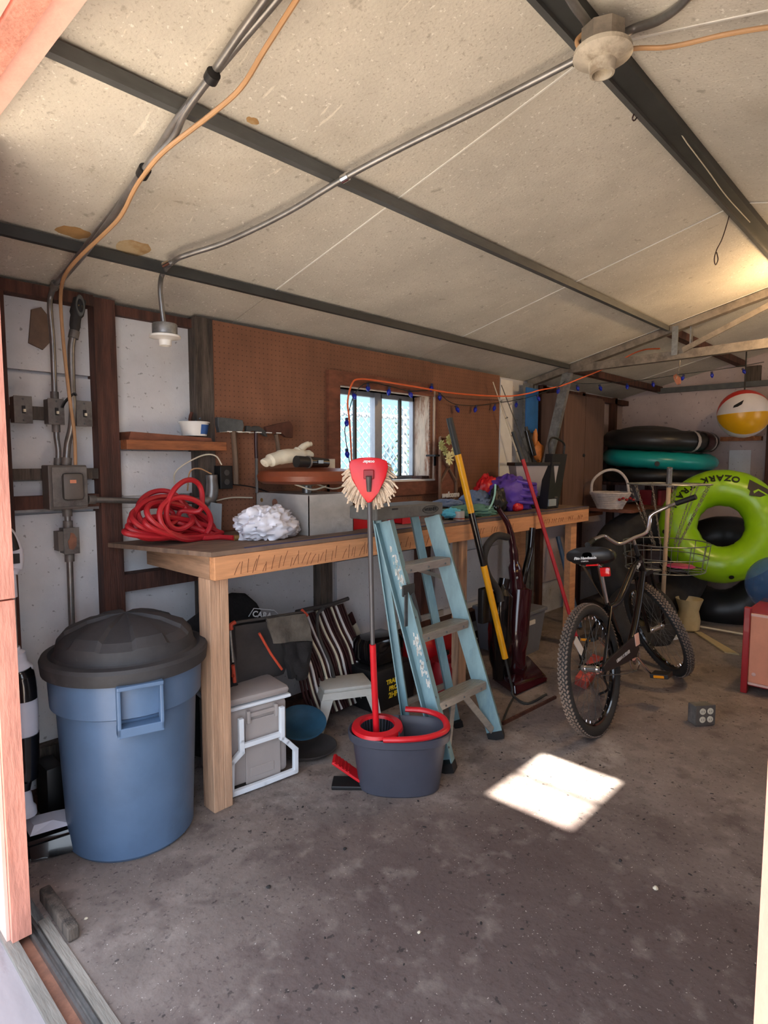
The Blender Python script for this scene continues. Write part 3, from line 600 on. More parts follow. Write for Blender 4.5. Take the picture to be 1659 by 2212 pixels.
# ================================================================== STEP LADDER
t = thing('step_ladder', 'pale blue fibreglass step ladder leaning closed against the workbench edge', 'ladder', (2.33, 1.75, 0))
FT, RT = 1.90, 1.965; ztop = 1.125
lx0, lx1 = 2.105, 2.565; tx0, tx1 = PY(822, 1112, FT).x, PY(938, 1108, FT).x
def chan(p0, p1, side, dep=0.078, fl=0.046, m='ladder_blue', name='front_rail'):
    M = look(p0, p1); s = 1 if side < 0 else -1; b = B(); L = (V(p1) - V(p0)).length
    def bx(xa, xb, ya, yb):
        xa, xb = sorted((xa*s, xb*s)); b.box((xa, ya, 0), (xb, yb, L), M)
    bx(-0.003, 0.003, -dep/2, dep/2); bx(0.003, fl, dep/2 - 0.006, dep/2); bx(0.003, fl, -dep/2, -dep/2 + 0.006)
    return b.build(name, m, t), M, L
rails = []
for (a, b2, s) in (((lx0 + 0.035, 1.615, 0.012), (tx0 + 0.035, FT, ztop), -1), ((lx1 - 0.03, 1.615, 0.012), (tx1 - 0.02, FT, ztop), 1)):
    r, M, L = chan(a, b2, s); rails.append((a, b2, r, M, L))
    B(M).box((-0.006 if s > 0 else -0.006, -0.044, -0.012), (0.053 if s < 0 else 0.006, 0.04, 0.03)).build('foot', 'black', t) if s < 0 else B(M).box((-0.05, -0.04, -0.012), (0.006, 0.04, 0.03)).build('foot', 'black', t)
for (a, b2, s) in (((2.155, 1.855, 0.012), (tx0 + 0.07, RT + 0.02, ztop), -1), ((2.53, 1.855, 0.012), (tx1 - 0.05, RT + 0.02, ztop), 1)):
    r, M, L = chan(a, b2, s, 0.04, 0.03, name='rear_rail'); B(M).box((-0.032, -0.024, -0.012), (0.032, 0.024, 0.02)).build('foot', 'black', t)
def railpt(i, z, off=0.0):
    a, b2 = V(rails[i][0]), V(rails[i][1]); k = (z - a.z)/(b2.z - a.z); p = a.lerp(b2, k); return V((p.x, p.y + off, z))
stepz = []
for u, v in ((890, 1230), (915, 1380), (945, 1530)):
    y = 1.75
    for _ in range(6): z = PY(u, v, y).z; y = railpt(0, z).y - 0.03
    stepz.append(z + 0.022)
for i, z in enumerate(stepz):
    pa, pb = railpt(0, z), railpt(1, z); x0, x1 = pa.x + 0.004, pb.x - 0.004; y0 = pa.y - 0.045
    b = B().box((x0, y0, z - 0.012), (x1, y0 + 0.085, z)).box((x0, y0, z - 0.036), (x1, y0 + 0.005, z - 0.012)).box((x0, y0 + 0.08, z - 0.026), (x1, y0 + 0.085, z - 0.012))
    for k in range(8): b.box((x0, y0 + 0.004 + k*0.010, z), (x1, y0 + 0.009 + k*0.010, z + 0.0025))
    st = b.build('step', 'aluminium', t)
    for k in (0.12, 0.5, 0.88): B().ball((x0 + (x1 - x0)*k, y0 - 0.001, z - 0.022), 0.005, 8).build('rivet', 'steel_dark', st, True)
for i in (0, 1):
    a = railpt(i, stepz[2] - 0.02); s = 1 if i == 0 else -1; f = railpt(i, 0.05)
    B().beam((a.x + s*0.16, a.y + 0.0, a.z), (f.x + s*0.012, f.y, f.z), 0.035, 0.006, (0, 1, 0)).build('knee_brace', 'aluminium', t)
for z in (0.22, 0.60): 
    yy = 1.86 + (RT + 0.02 - 1.855)*(z/ztop); B().box((2.16, yy + 0.012, z - 0.015), (2.52, yy + 0.022, z + 0.015)).build('rear_brace', 'aluminium', t)
B().beam((2.30, 1.95, 0.86), (2.46, 1.90, 0.80), 0.004, 0.02).build('spreader', 'aluminium', t)
cx0, cx1 = PY(808, 1105, FT - 0.04).x, PY(952, 1105, FT - 0.04).x; cz = PY(880, 1103, FT - 0.04).z
cp = B().box((cx0, FT - 0.055, cz - 0.032), (cx1, RT + 0.055, cz + 0.028), bev=0.008).build('top_cap', 'cap_grey', t)
MT = facing((cx1 - 0.10, FT - 0.0565, cz - 0.002), (1, 0, 0), (0, 0, 1))
B().lathe([(0.062, 0), (0.058, 0.002), (0.056, 0)], MT @ Matrix.Diagonal((1, 0.3, 1, 1)), 32, False, False).build('logo_ring', 'black', cp)
text('lettering', 'WERNER', 0.024, MT, 'black', cp, 0.0008)
B().box((cx0 + 0.10, FT - 0.0562, cz + 0.01), (cx0 + 0.14, FT - 0.05, cz + 0.018)).build('slot', 'black', cp)
# torn stickers on the left front flange
M = rails[0][3]; L = rails[0][4]
for z0_, z1_ in ((0.80, 1.04), (0.38, 0.62)):
    b = B(M); random.seed(int(z0_*100))
    for k in range(46):
        z = random.uniform(z0_, z1_); x = random.uniform(-0.012, 0.028); w = random.uniform(0.003, 0.008); hh = random.uniform(0.004, 0.018)
        b.prism([(x - w, z - hh), (x + w*0.4, z - hh*0.7), (x + w, z + hh*0.6), (x - w*0.3, z + hh)], 0.0032, 0.0040, Matrix(((0, 0, 1, 0), (1, 0, 0, 0), (0, 1, 0, 0), (0, 0, 0, 1))))
    b.build('torn_sticker', 'label_torn', t)
for i in (0, 1):
    for z in (0.1, 0.33, 0.5, 0.7, 0.86, 1.0):
        M = rails[i][3]; B(M).ball(((0.038 if i == 0 else -0.038), 0.040, z), 0.005, 8).build('rivet', 'steel_dark', t, True)
# hinge bracket with two hanging steel arms on the left rail
pb = railpt(0, PY(853, 1275, 1.8).z, -0.045)
hb = B().box((pb.x - 0.06, pb.y - 0.012, pb.z - 0.03), (pb.x + 0.022, pb.y - 0.002, pb.z + 0.022), bev=0.004).build('hinge_bracket', 'steel_black', t)
for dx, ex in ((-0.045, 0.0), (0.0, 0.055)):
    B().beam((pb.x + dx, pb.y - 0.016, pb.z - 0.02), (pb.x + dx + ex, pb.y - 0.016, pb.z - 0.165), 0.022, 0.006, (0, 1, 0), 0.002).build('hinge_arm', 'axe_steel', hb)
# ================================================================== MOP AND BUCKET
bc = V((1.880, 1.682, 0)); Mb = Matrix.Translation(bc) @ Matrix.Rotation(math.radians(-48), 4, 'Z')
t = thing('mop_bucket', 'dark grey oval mop bucket with red wringer rim on the floor', 'bucket', bc)
prof = [(0.80, 0.0), (0.84, 0.006), (0.97, 0.215), (1.05, 0.222), (1.07, 0.252), (1.04, 0.256), (1.0, 0.25), (0.92, 0.22), (0.80, 0.02), (0.001, 0.015)]
def sup(M, prof, a, b2, n=48, p=2.6, name='x', cap0=True):
    bb = B()
    rings = []
    for r, z in prof:
        ring = []
        for i in range(n):
            th = 2*math.pi*i/n; c, s_ = math.cos(th), math.sin(th)
            ring.append(bb._v((a*r*math.copysign(abs(c)**(2/p), c), b2*r*math.copysign(abs(s_)**(2/p), s_), z), M))
        rings.append(ring)
    for q, w in zip(rings, rings[1:]):
        for i in range(n): bb._f((q[i], q[(i+1) % n], w[(i+1) % n], w[i]))
    if cap0: bb._f(rings[0][::-1])
    return bb
sup(Mb, prof, 0.207, 0.128, p=2.4).build('tub', 'bucket', t, True, angle=35)
wc = Mb @ Matrix.Translation((-0.095, 0.0, 0)) @ Matrix.Diagonal((.93, .9, 1, 1))
wr = B().lathe([(0.080, 0.262), (0.084, 0.275), (0.118, 0.270), (0.122, 0.256), (0.112, 0.250)], wc, 40, False, False, 0.98, 1.12).build('wringer_ring', 'red', t, True)
bk = B().lathe([(0.082, 0.266), (0.070, 0.15), (0.045, 0.12), (0.001, 0.12)], wc, 40, False, True, 0.98, 1.12).build('wringer_basket', 'black', t, True)
b = B()
for i in range(30):
    a = 2*math.pi*i/30; b.beam(wc @ V((0.079*math.cos(a), 0.088*math.sin(a), 0.262)), wc @ V((0.066*math.cos(a), 0.074*math.sin(a), 0.155)), 0.006, 0.006)
b.build('basket_ribs', 'bucket_in', bk)
B(Mb).sheet(lambda a, c: (0.0 + 0.035*math.sin(c*math.pi)*0 - 0.0 + 0.02*a, -0.115 + 0.23*c, 0.268 - 0.06*a), 2, 8, 0.004).build('divider', 'bucket', t)
hp = [(-0.07, -0.158, 0.268), (0.02, -0.164, 0.272), (0.12, -0.140, 0.272), (0.20, -0.075, 0.272), (0.218, 0.0, 0.275), (0.195, 0.08, 0.28), (0.12, 0.135, 0.285), (0.03, 0.150, 0.285)]
B(Mb @ Matrix.Diagonal((.93,.87,1,1))).tube(hp, 0.016, 10, smooth=5, flat=0.75).build('carry_handle', 'red', t, True)
B(Mb).box((-0.29, -0.05, 0.0), (-0.15, 0.04, 0.018), bev=0.004).build('pedal_foot', 'black', t)
b = B(Mb @ Matrix.Translation((-0.2, 0, 0.05)) @ Matrix.Rotation(math.radians(35), 4, 'Y'))
b.box((-0.11, -0.045, 0.0), (0.035, 0.035, 0.012), bev=0.004)
for k in range(5): b.box((-0.105 + 0.018*k, -0.04, 0.012), (-0.098 + 0.018*k, 0.03, 0.015))
b.build('pedal', 'red', t)
# mop standing upside down in the basket
p0 = wc @ V((0, 0, 0.13)); dm = (V((p0.x, p0.y, 0))).dot(_fh)
def PMop(u, v): return PD(u, v, dm)
t = thing('spin_mop', 'upside down mop with red triangular head and cream yarn standing in bucket', 'mop', p0)
pm = PMop(805, 1392); pt = PMop(797, 1040)
B().cyl(p0, pm, 0.0135, n=14).build('lower_pole', 'red', t, True); B().cyl(pm, pt, 0.0095, 0.0115, n=14).build('upper_pole', 'pole_grey', t, True)
hc = PMop(797, 1032); back = V((_fw.x, _fw.y, 0)).normalized(); side = V((_rt.x, _rt.y, 0)).normalized()
MH = facing(hc - back*0.01, side, (0, 0, 1)); sc = dm/F
tri = [(-0.082, 0.05), (-0.075, 0.072), (-0.04, 0.082), (0.0, 0.085), (0.04, 0.082), (0.075, 0.070), (0.080, 0.045), (0.07, 0.0), (0.04, -0.06), (0.012, -0.10), (-0.006, -0.104), (-0.035, -0.065), (-0.070, -0.005)]
hd = B().prism(tri, 0.0, 0.016, MH, 0.005).build('mop_head', 'red', t, True, angle=30)
B().box((-0.022, -0.005, 0.014), (0.022, 0.034, 0.026), MH, 0.004).build('swivel', 'red_dark', hd)
B().cyl(MH @ V((0, 0.008, 0.03)), MH @ V((0.001, -0.055, 0.012)), 0.013, 0.010).build('swivel_collar', 'pole_grey', hd, True)
text('lettering', 'ocedar', 0.017, MH @ Matrix.Translation((0, 0.066, 0.0165)) @ Matrix.Rotation(math.pi, 4, 'Z'), 'text_white', hd, 0.0006, bold=0.0006)
b = B(); random.seed(21)
for k in range(190):
    a = -math.pi*0.5 + random.uniform(-1, 1)*2.25; r0 = random.uniform(0.02, 0.065); L = random.uniform(0.055, 0.075)
    x0_, y0_ = 1.0*math.cos(a)*r0, math.sin(a)*r0*1.1; ex = math.cos(a)*(r0 + L*0.78); ey = math.sin(a)*(r0 + L) - 0.018*abs(math.cos(a))
    z = -0.006 - random.uniform(0, 0.028)
    b.tube([MH @ V((x0_, y0_, z)), MH @ V(((x0_+ex)/2 + random.uniform(-.004, .004), (y0_+ey)/2 + 0.008, z)), MH @ V((ex, ey - 0.012, z - 0.004))], 0.0042, 5, smooth=2)
b.build('mop_yarn', 'mop_cream', t, True, kind='stuff')
# ================================================================== LONG TOOLS
def lean(pts): return [PY(u, v, y) for u, v, y in pts]
gy = lambda v: 2.0 - (v - 1140)*(2.0 - 1.838)/(1507 - 1140)
gp = lambda u, v: PY(u, v, gy(v) - 0.005)
g = [gp(970, 903), gp(989, 982), gp(1015.5, 1104), gp(1044, 1217), gp(1090, 1420), gp(1109, 1494)]
g0, g1 = g[1], gp(1102, 1468); ax = lambda v: g0.lerp(g1, (v - 982)/(1468 - 982))
t = thing('grass_whip', 'yellow and black long handled grass cutter leaning on the bench front', 'garden tool', PZ(1109, 1507))
dirg = (g1 - g0).normalized(); ptop = g0 - dirg*(g0 - g[0]).length
B().cyl(ptop, g0, 0.019, n=14).build('grip', 'steel_black', t, True)
for va, vb, mm in ((982, 1104, 'yellow'), (1104, 1217, 'black_gloss'), (1217, 1420, 'yellow')): B().cyl(ax(va), ax(vb), 0.0195, 0.0185, 16).build('handle', mm, t, True)
fl = PZ(1109, 1507, 0.012)
B().tube([ax(1420), ax(1455), gp(1106, 1485), fl + V((0, 0, 0.01)), PZ(1140, 1520, 0.006), PZ(1180, 1500, 0.006)], 0.0075, 8, smooth=4).build('shank', 'steel_black', t, True)
B().tube([fl, PZ(1095, 1535, 0.008), PZ(1086, 1560, 0.006)], 0.006, 8, smooth=3).build('shank', 'steel_black', t, True)
ba, bb_ = PZ(1086, 1563, 0.008), PZ(1200, 1506, 0.008); b = B().beam(ba, bb_, 0.012, 0.018)
N = 26
for k in range(N):
    p = ba.lerp(bb_, (k + .5)/N); b.ball(p + V((0, 0, 0.006)), 0.009, 6, (1, 0.6, 0.8))
b.build('serrated_blade', 'rust_head', t)
# red broom
ry = lambda v: 2.0 - (v - 1120)*(0.27)/(1440 - 1120)
rp = lambda u, v: PY(u, v, ry(v) - 0.005)
t = thing('broom', 'red pole broom with pink bristles leaning on the bench behind the bicycle', 'broom', PZ(1280, 1460))
q0, q1, q2, q3 = rp(1108, 932), rp(1129, 992), rp(1245, 1375), rp(1259, 1425)
B().cyl(q1, q2, 0.0125, n=12).build('pole', 'red_hose', t, True); B().cyl(q0, q1, 0.014, n=12).build('grip', 'steel_black', t, True); B().cyl(q2, q3, 0.016, 0.018, n=12).build('collar', 'black', t, True)
hb0 = B().hull8([PZ(1241, 1478, 0.0), PZ(1266, 1490, 0.0), PZ(1300, 1440, 0.0), PZ(1278, 1432, 0.0), PZ(1243, 1462, 0.09) , PZ(1268, 1474, 0.09), PZ(1304, 1420, 0.09), PZ(1280, 1412, 0.09)]).build('bristles', 'brush_pink', t)
# fishing rods standing on the bench
for i, (a, b2, lab) in enumerate((((1065, 825), (1120, 988), 'thin cream fishing rod with its tip beside the pale post'), ((1083, 832), (1142, 985), 'thin olive fishing rod behind the red broom pole'))):
    pa, pb = PY(*a, 2.54), PY(*b2, 2.54 if i else 2.5); d = (pb - pa); pc = pa + d*((BZ + 0.008 - pa.z)/d.z)
    t = thing('fishing_rod', lab, 'fishing rod', pc)
    B().tube([pa, pb, pc], 0.004, 6, rads=[0.0035, 0.0055, 0.007]).build('blank', ['cream', 'steel_dark'][i], t, True)
    for k in (0.15, 0.28, 0.42, 0.55): 
        B().torus(0.010, 0.002, look(pa.lerp(pc, k) + V((0, -0.012, 0)), pc), 12, 5).build('line_guide', 'steel_black', t)
# ================================================================== THINGS UNDER THE BENCH
# cooler
co = V((1.335, 2.14, 0)); Mk = Matrix.Translation(co) @ Matrix.Rotation(math.radians(-9), 4, 'Z'); nk = (Mk.to_3x3() @ V((0, -1, 0)))
PK = lambda u, v, d=0.0: PN(u, v, co + nk*d, nk)
t = thing('cooler', 'grey hard cooler with white tilt handle under the left end of the bench', 'cooler', co)
B(Mk).box((-0.03, 0.012, 0.02), (0.275, 0.28, 0.355), bev=0.02).build('body', 'cooler_grey', t, True)
B(Mk).box((-0.04, -0.002, 0.357), (0.29, 0.295, 0.372), bev=0.006).build('rim', 'cooler_white', t)
B(Mk).box((-0.038, 0.0, 0.373), (0.287, 0.29, 0.412), bev=0.022).build('lid', 'cooler_grey', t, True)
b = B(Mk).box((0.085, -0.006, 0.315), (0.215, 0.012, 0.333), bev=0.003).box((0.075, -0.01, 0.29), (0.09, 0.012, 0.345), bev=0.003).box((0.205, -0.01, 0.29), (0.22, 0.012, 0.345), bev=0.003).build('latch', 'cooler_grey', t)
B(Mk).box((0.07, 0.003, 0.02), (0.235, 0.012, 0.30), bev=0.004).box((0.09, 0.0, 0.05), (0.2, 0.004, 0.09), bev=0.002).build('front_panel', 'cooler_grey', t)
hp = [(520, 1556), (521, 1600), (522, 1624), (500, 1648), (499, 1716), (571, 1690), (638, 1664), (638, 1618), (620, 1602), (609, 1594), (608.5, 1530)]
pts = [PK(u, v, 0.02) for u, v in hp]
h = B()
for a, b2 in zip(pts, pts[1:]):
    d = (b2 - a).normalized()*0.008; h.beam(a - d, b2 + d, 0.022, 0.022, nk, 0.003)
h.beam(PK(523, 1612, 0.02), PK(609, 1584, 0.02), 0.02, 0.02, nk, 0.003)
h.build('tilt_handle', 'cooler_white', t)
# folding seat standing on the cooler
yC = 2.26; t = thing('folding_seat', 'folded black camp seat with orange tube joints standing on the grey cooler', 'camp seat', PY(575, 1480, yC))
P = lambda u, v, y=yC: PY(u, v, y)
def quad(name, m, pts, par, th=0.008, nu=8, nv=8, wob=0.006, **k):
    a, b2, c, d = pts; b = B()
    n_ = (b2 - a).cross(d - a).normalized()
    b.sheet(lambda s, r: (a.lerp(b2, s)).lerp(d.lerp(c, s), r) + n_*wob*noise.noise(V((s*3, r*3, a.x*9))), nu, nv, th)
    return b.build(name, m, par, True, **k)
quad('back_fabric', 'vinyl_grey', [P(506, 1352, yC + .02), P(655, 1330, yC + .02), P(610, 1455, yC + .03), P(510, 1480, yC + .03)], t, wob=0.012)
quad('side_fabric', 'vinyl_black', [P(486, 1345, yC + .01), P(504, 1350, yC + .01), P(512, 1492, yC + .01), P(490, 1500, yC + .01)], t)
B().tube([P(511, 1474), P(507, 1430), P(500, 1395), P(498, 1358), P(505, 1346), P(580, 1334), P(655, 1322)], 0.007, 8, smooth=4).build('tube', 'vinyl_grey', t, True)
B().tube([P(507, 1474, yC - .01), P(503, 1437, yC - .01), P(504, 1462, yC - .01)], 0.008, 8).build('joint', 'orange_red', t, True)
B().tube([P(500, 1360, yC - .01), P(499, 1350, yC - .01), P(508, 1344, yC - .01)], 0.009, 8, smooth=3).build('joint', 'orange_red', t, True)
B().tube([P(497, 1362, yC - .008), P(503, 1430, yC - .008)], 0.006, 8).build('tube', 'aluminium', t, True)
B().tube([P(560, 1368, yC - .02), P(585, 1412, yC - .02), P(609, 1446, yC - .02)], 0.006, 8).build('tube', 'orange_red', t, True)
B().tube([P(664, 1396, yC - .01), P(666, 1418, yC - .01), P(657, 1450, yC - .01)], 0.007, 8).build('joint', 'orange_red', t, True)
B().tube([P(652, 1318, yC), P(664, 1330, yC)], 0.008, 8).build('joint', 'orange_red', t, True)
quad('seat_flap', 'grey_fabric', [P(573, 1335, yC - .04), P(655, 1325, yC - .04), P(674, 1384, yC - .05), P(590, 1388, yC - .05)], t, 0.012, 8, 8, 0.02)
quad('seat_bag', 'black_fabric', [P(606, 1386, yC - .02), P(664, 1384, yC - .02), P(652, 1460, yC - .03), P(622, 1466, yC - .03)], t, 0.03, 8, 8, 0.02)
# black bag behind
t = thing('duffel_bag', 'black soft bag with white outlined badge behind the folded camp seat', 'bag', (1.52, 2.46, 0))
bx = B().blob((1.53, 2.52, 0.36), (0.32, 0.08, 0.40), 28, 0.12, 1.2, 4, flat=-0.36).build('body', 'black_fabric', t, True)
MB = facing(PY(566, 1330, 2.43), (1, -0.15, -0.28), (0.25, 0, 1))
b = B(); 
hexa = [(-0.07, -0.012), (-0.052, 0.03), (0.06, 0.034), (0.085, 0.02)]
for a, b2 in zip(hexa, hexa[1:]): b.beam(MB @ V((*a, 0)), MB @ V((*b2, 0)), 0.004, 0.003)
b.build('badge_outline', 'text_white', t, kind='stuff'); text('lettering', 'CARA', 0.04, MB @ Matrix.Translation((0.0, 0.003, 0.0)), 'text_white', t, 0.0008, bold=0.0012)
# striped lounge mat
t = thing('strap_lounger', 'folded lounge chair with brown and white vinyl straps leaning under the bench', 'lounge chair', (2.1, 2.45, 0))
TL, TR = PY(596, 1345, 2.50), PY(742, 1303, 2.56); BR, BL = PY(812, 1500, 2.44), PY(676, 1558, 2.36)
random.seed(8); NS = 27
for i in range(NS):
    s = (i + 0.5)/NS; a = TL.lerp(TR, s); c = BL.lerp(BR, s); 
    mid = a.lerp(c, 0.5) + V((random.uniform(-.004, .004), -0.015, 0.02)); q = a.lerp(c, 0.25) + V((random.uniform(-.003, .003), 0.0, .01)); r = a.lerp(c, 0.75) + V((random.uniform(-.01, .01), 0, 0))
    B().tube([a, q, mid, r, c], 0.0075, 6, smooth=4).build('strap', ['cream', 'maroon_dull', 'ball_white'][i % 3 if i % 2 else 1], t, True)
B().tube([PY(640, 1322, 2.5), PY(664, 1316, 2.5), PY(710, 1307, 2.5), PY(752, 1293, 2.5)], 0.012, 8, smooth=4).build('frame_tube', 'vinyl_grey', t, True)
B().tube([PY(700, 1313, 2.48), PY(686, 1330, 2.48), PY(690, 1375, 2.46), PY(716, 1440, 2.42), PY(728, 1500, 2.40)], 0.009, 8, smooth=4).build('frame_tube', 'vinyl_grey', t, True)
for i in range(6):
    a = PY(756 + i*9.5, 1325 + i*24, 2.58); c = PY(756 + (i+.95)*9.5, 1325 + (i+.95)*24, 2.58); B().beam(a, c, 0.032, 0.008, (0, 1, 0)).build('strap', ['maroon_dull', 'cream'][i % 2], t)
# bowls
def disc(name, label, cat, c, r, tilt, m, prof):
    M = Matrix.Translation(c) @ tilt; return B().lathe(prof, M, 36).build(name, m, None, True, label, cat)
disc('shallow_dish', 'scuffed blue shallow dish tipped against the grey cooler', 'dish', V((1.80, 2.25, 0.115)), .1, Euler((math.radians(16), math.radians(-10), 0)).to_matrix().to_4x4(), 'blue_bowl', [(0.02, -0.02), (0.09, 0.0), (0.115, 0.022), (0.121, 0.024), (0.121, 0.028), (0.110, 0.027), (0.085, 0.008), (0.001, -0.012)])
disc('dark_basin', 'dark low basin on the floor below the blue dish', 'basin', V((1.80, 2.20, 0.0)), .13, Matrix(), 'dark_bowl', [(0.09, 0.0), (0.125, 0.02), (0.14, 0.035), (0.135, 0.037), (0.12, 0.024), (0.001, 0.008)])
# white step stool
so = V((2.165, 2.335, 0)); Ms = Matrix.Translation(so) @ Matrix.Rotation(math.radians(-28), 4, 'Z')
t = thing('step_stool', 'small white plastic step stool with peeling paint behind the mop bucket', 'stool', so)
B(Ms).box((-0.135, -0.095, 0.198), (0.135, 0.095, 0.222), bev=0.010).build('seat', 'stool_white', t, True)
B(Ms).hull8([(-0.15, -0.108, 0.165), (0.15, -0.108, 0.165), (0.15, 0.108, 0.165), (-0.15, 0.108, 0.165), (-0.137, -0.097, 0.2), (0.137, -0.097, 0.2), (0.137, 0.097, 0.2), (-0.137, 0.097, 0.2)]).build('apron', 'stool_white', t)
for sx in (-1, 1):
    for sy in (-1, 1):
        B(Ms).hull8([(sx*0.175, sy*0.135, 0.0), (sx*0.15, sy*0.135, 0.0), (sx*0.15, sy*0.12, 0.0), (sx*0.175, sy*0.12, 0.0), (sx*0.152, sy*0.110, 0.17), (sx*0.088, sy*0.110, 0.17), (sx*0.088, sy*0.098, 0.17), (sx*0.152, sy*0.098, 0.17)]).build('leg', 'stool_white', t)
# compressor
t = thing('air_compressor', 'black portable compressor with red tank behind the step ladder', 'compressor', (2.75, 2.40, 0))
B().box((2.33, 2.262, 0.0), (2.66, 2.52, 0.24), bev=0.012).build('housing', 'black', t, True)
B().box((2.36, 2.29, 0.242), (2.62, 2.50, 0.40), bev=0.04).build('motor_cover', 'black_gloss', t, True)
for s_, z, sz in (('TRADE', 0.158, 0.036), ('PRO', 0.118, 0.036), ('2HP', 0.078, 0.044)):
    text('lettering', s_, sz, facing((2.475, 2.261, z), (1, 0, 0), (0, 0, 1)), 'text_yellow', t, 0.0008, bold=0.0012)
Mt = Matrix.Translation((3.0, 2.43, 0.20)) @ Matrix.Rotation(math.pi/2, 4, 'Y')
B().lathe([(0.001, -0.29), (0.06, -0.28), (0.105, -0.245), (0.118, -0.19), (0.118, 0.19), (0.105, 0.245), (0.06, 0.28), (0.001, 0.29)], Mt, 32).build('tank', 'red', t, True)
B().box((2.86, 2.36, 0.0), (2.88, 2.5, 0.1)).build('tank_foot', 'black', t); B().box((3.13, 2.36, 0.0), (3.15, 2.5, 0.1)).build('tank_foot', 'black', t)
B().tube([(2.66, 2.30, 0.36), (2.78, 2.26, 0.40), (2.90, 2.27, 0.30), (3.02, 2.27, 0.14), (3.1, 2.26, 0.03), (2.95, 2.2, 0.014)], 0.008, 8, smooth=5).build('air_hose', 'tub_grey', t, True)
B().tube([(2.62, 2.24, 0.30), (2.72, 2.2, 0.22), (2.70, 2.22, 0.12), (2.8, 2.21, 0.03)], 0.009, 8, smooth=5).build('air_hose', 'green_box', t, True)
fo = B().lathe([(0.085, 0), (0.10, 0.03), (0.10, 0.17), (0.085, 0.20), (0.03, 0.21), (0.03, 0.23), (0.001, 0.23)], Matrix.Translation((2.88, 2.20, 0)), 24).build('fuel_can', 'red_dark', None, True, 'dark red round can on the floor in front of the compressor tank', 'can'); B().cyl((2.88, 2.2, 0.23), (2.88, 2.2, 0.25), 0.022, n=12).build('cap', 'black', fo, True)
# storage tub
t = thing('storage_tub', 'grey plastic storage tub with dark blue lid behind the maroon vacuum', 'tub', (3.85, 2.35, 0))
B().hull8([(3.73, 2.19, 0), (4.00, 2.19, 0), (4.00, 2.53, 0), (3.73, 2.53, 0), (3.70, 2.16, 0.30), (4.03, 2.16, 0.30), (4.03, 2.56, 0.30), (3.70, 2.56, 0.30)]).build('body', 'tub_grey', t)
B().box((3.685, 2.145, 0.302), (4.045, 2.575, 0.33), bev=0.008).build('lid', 'tub_grey', t)
B().box((3.80, 2.155, 0.23), (3.88, 2.172, 0.26)).build('label_card', 'white_paint', t)
# ================================================================== MAROON UPRIGHT VACUUM
t = thing('upright_vacuum', 'maroon upright vacuum cleaner leaning back against the workbench', 'vacuum cleaner', (3.2, 1.9, 0))
c = [PZ(1062, 1472), PZ(1113, 1508), PZ(1187, 1474), PZ(1140, 1440)]
b = B(); b.hull8([c[0] + V((0, 0, .008)), c[1] + V((0, 0, .008)), c[2] + V((0, 0, .008)), c[3] + V((0, 0, .008)), c[0] + V((0, 0, 0.075)), c[1] + V((.02, .02, 0.075)), c[2] + V((-.02, .02, 0.05)), c[3] + V((0, 0, 0.09))])
bmesh.ops.bevel(b.b, geom=b.b.edges[:], offset=0.014, segments=3, affect='EDGES'); b.build('floor_head', 'maroon', t, True)
A = lambda u, v, y: PY(u, v, y)
B().tube([A(1118, 1462, 1.97), A(1113, 1420, 1.97), A(1117, 1340, 1.975), A(1122, 1280, 1.98), A(1122, 1262, 1.985)], 0.05, 20, smooth=4, rads=[0.05, 0.068, 0.078, 0.078, 0.04]).build('dust_housing', 'maroon', t, True)
B().tube([A(1085, 1462, 2.0), A(1080, 1380, 2.0), A(1082, 1300, 2.0), A(1090, 1250, 2.0)], 0.05, 16, smooth=4, rads=[0.06, 0.075, 0.07, 0.035]).build('motor_housing', 'black_gloss', t, True)
B().tube([A(1117, 1275, 1.98), A(1112, 1225, 1.99), A(1108, 1180, 1.995), A(1098, 1135, 2.0), A(1076, 1098, 2.02)], 0.02, 12, smooth=5, rads=[0.045, 0.042, 0.028, 0.022, 0.018, 0.016]).build('handle', 'maroon', t, True)
B().ball(A(1072, 1096, 2.02), 0.018, 10).build('handle_tip', 'black_gloss', t, True)
B().tube([A(1096, 1160, 1.985), A(1072, 1158, 1.98), A(1052, 1180, 1.98), A(1045, 1210, 1.98), A(1055, 1245, 1.98), A(1075, 1275, 1.97), A(1082, 1300, 1.95)], 0.022, 12, smooth=6).build('hose', 'rubber', t, True)
B().tube([A(1150, 1140, 2.02), A(1145, 1190, 2.02), A(1132, 1245, 2.01), A(1124, 1300, 2.02)], 0.022, 10, smooth=5).build('wand', 'black_gloss', t, True)
for v, m_ in ((1221, 'brass'), (1234, 'brass'), (1248, 'lcd')): B().ball(A(1117, v, 1.94), 0.011, 8, (1, 0.4, 0.8)).build('badge', m_, t, True)
B().box(A(1037, 1330, 1.97) - V((0, 0.02, 0.05)), A(1050, 1290, 1.97) + V((0.01, 0.02, 0.06)), bev=0.008).build('cord_hook', 'black', t, True)
# ================================================================== THINGS ON THE BENCH
# hose coil
t = thing('hose_coil', 'tangled coil of red rubber hose piled on the left end of the bench', 'hose', PZ(385, 1160, BZ))
pts = []; random.seed(14)
PO = lambda u, v, y: PY(u, v, y)
loops = [(370, 1140, 90, 18, 2.44, 0.08, 0.0), (365, 1125, 82, 30, 2.44, 0.08, 0.2), (350, 1118, 62, 45, 2.42, 0.05, -0.2), (398, 1090, 36, 56, 2.38, 0.02, 0.35), (345, 1100, 50, 40, 2.44, 0.04, -0.5), (390, 1125, 80, 32, 2.40, 0.07, 0.45), (370, 1145, 95, 16, 2.42, 0.08, 0.1), (330, 1128, 50, 36, 2.43, 0.04, -0.1), (395, 1142, 85, 20, 2.38, 0.06, 0.25), (400, 1120, 60, 45, 2.36, 0.03, 0.6), (360, 1150, 92, 10, 2.43, 0.10, 0.02)]
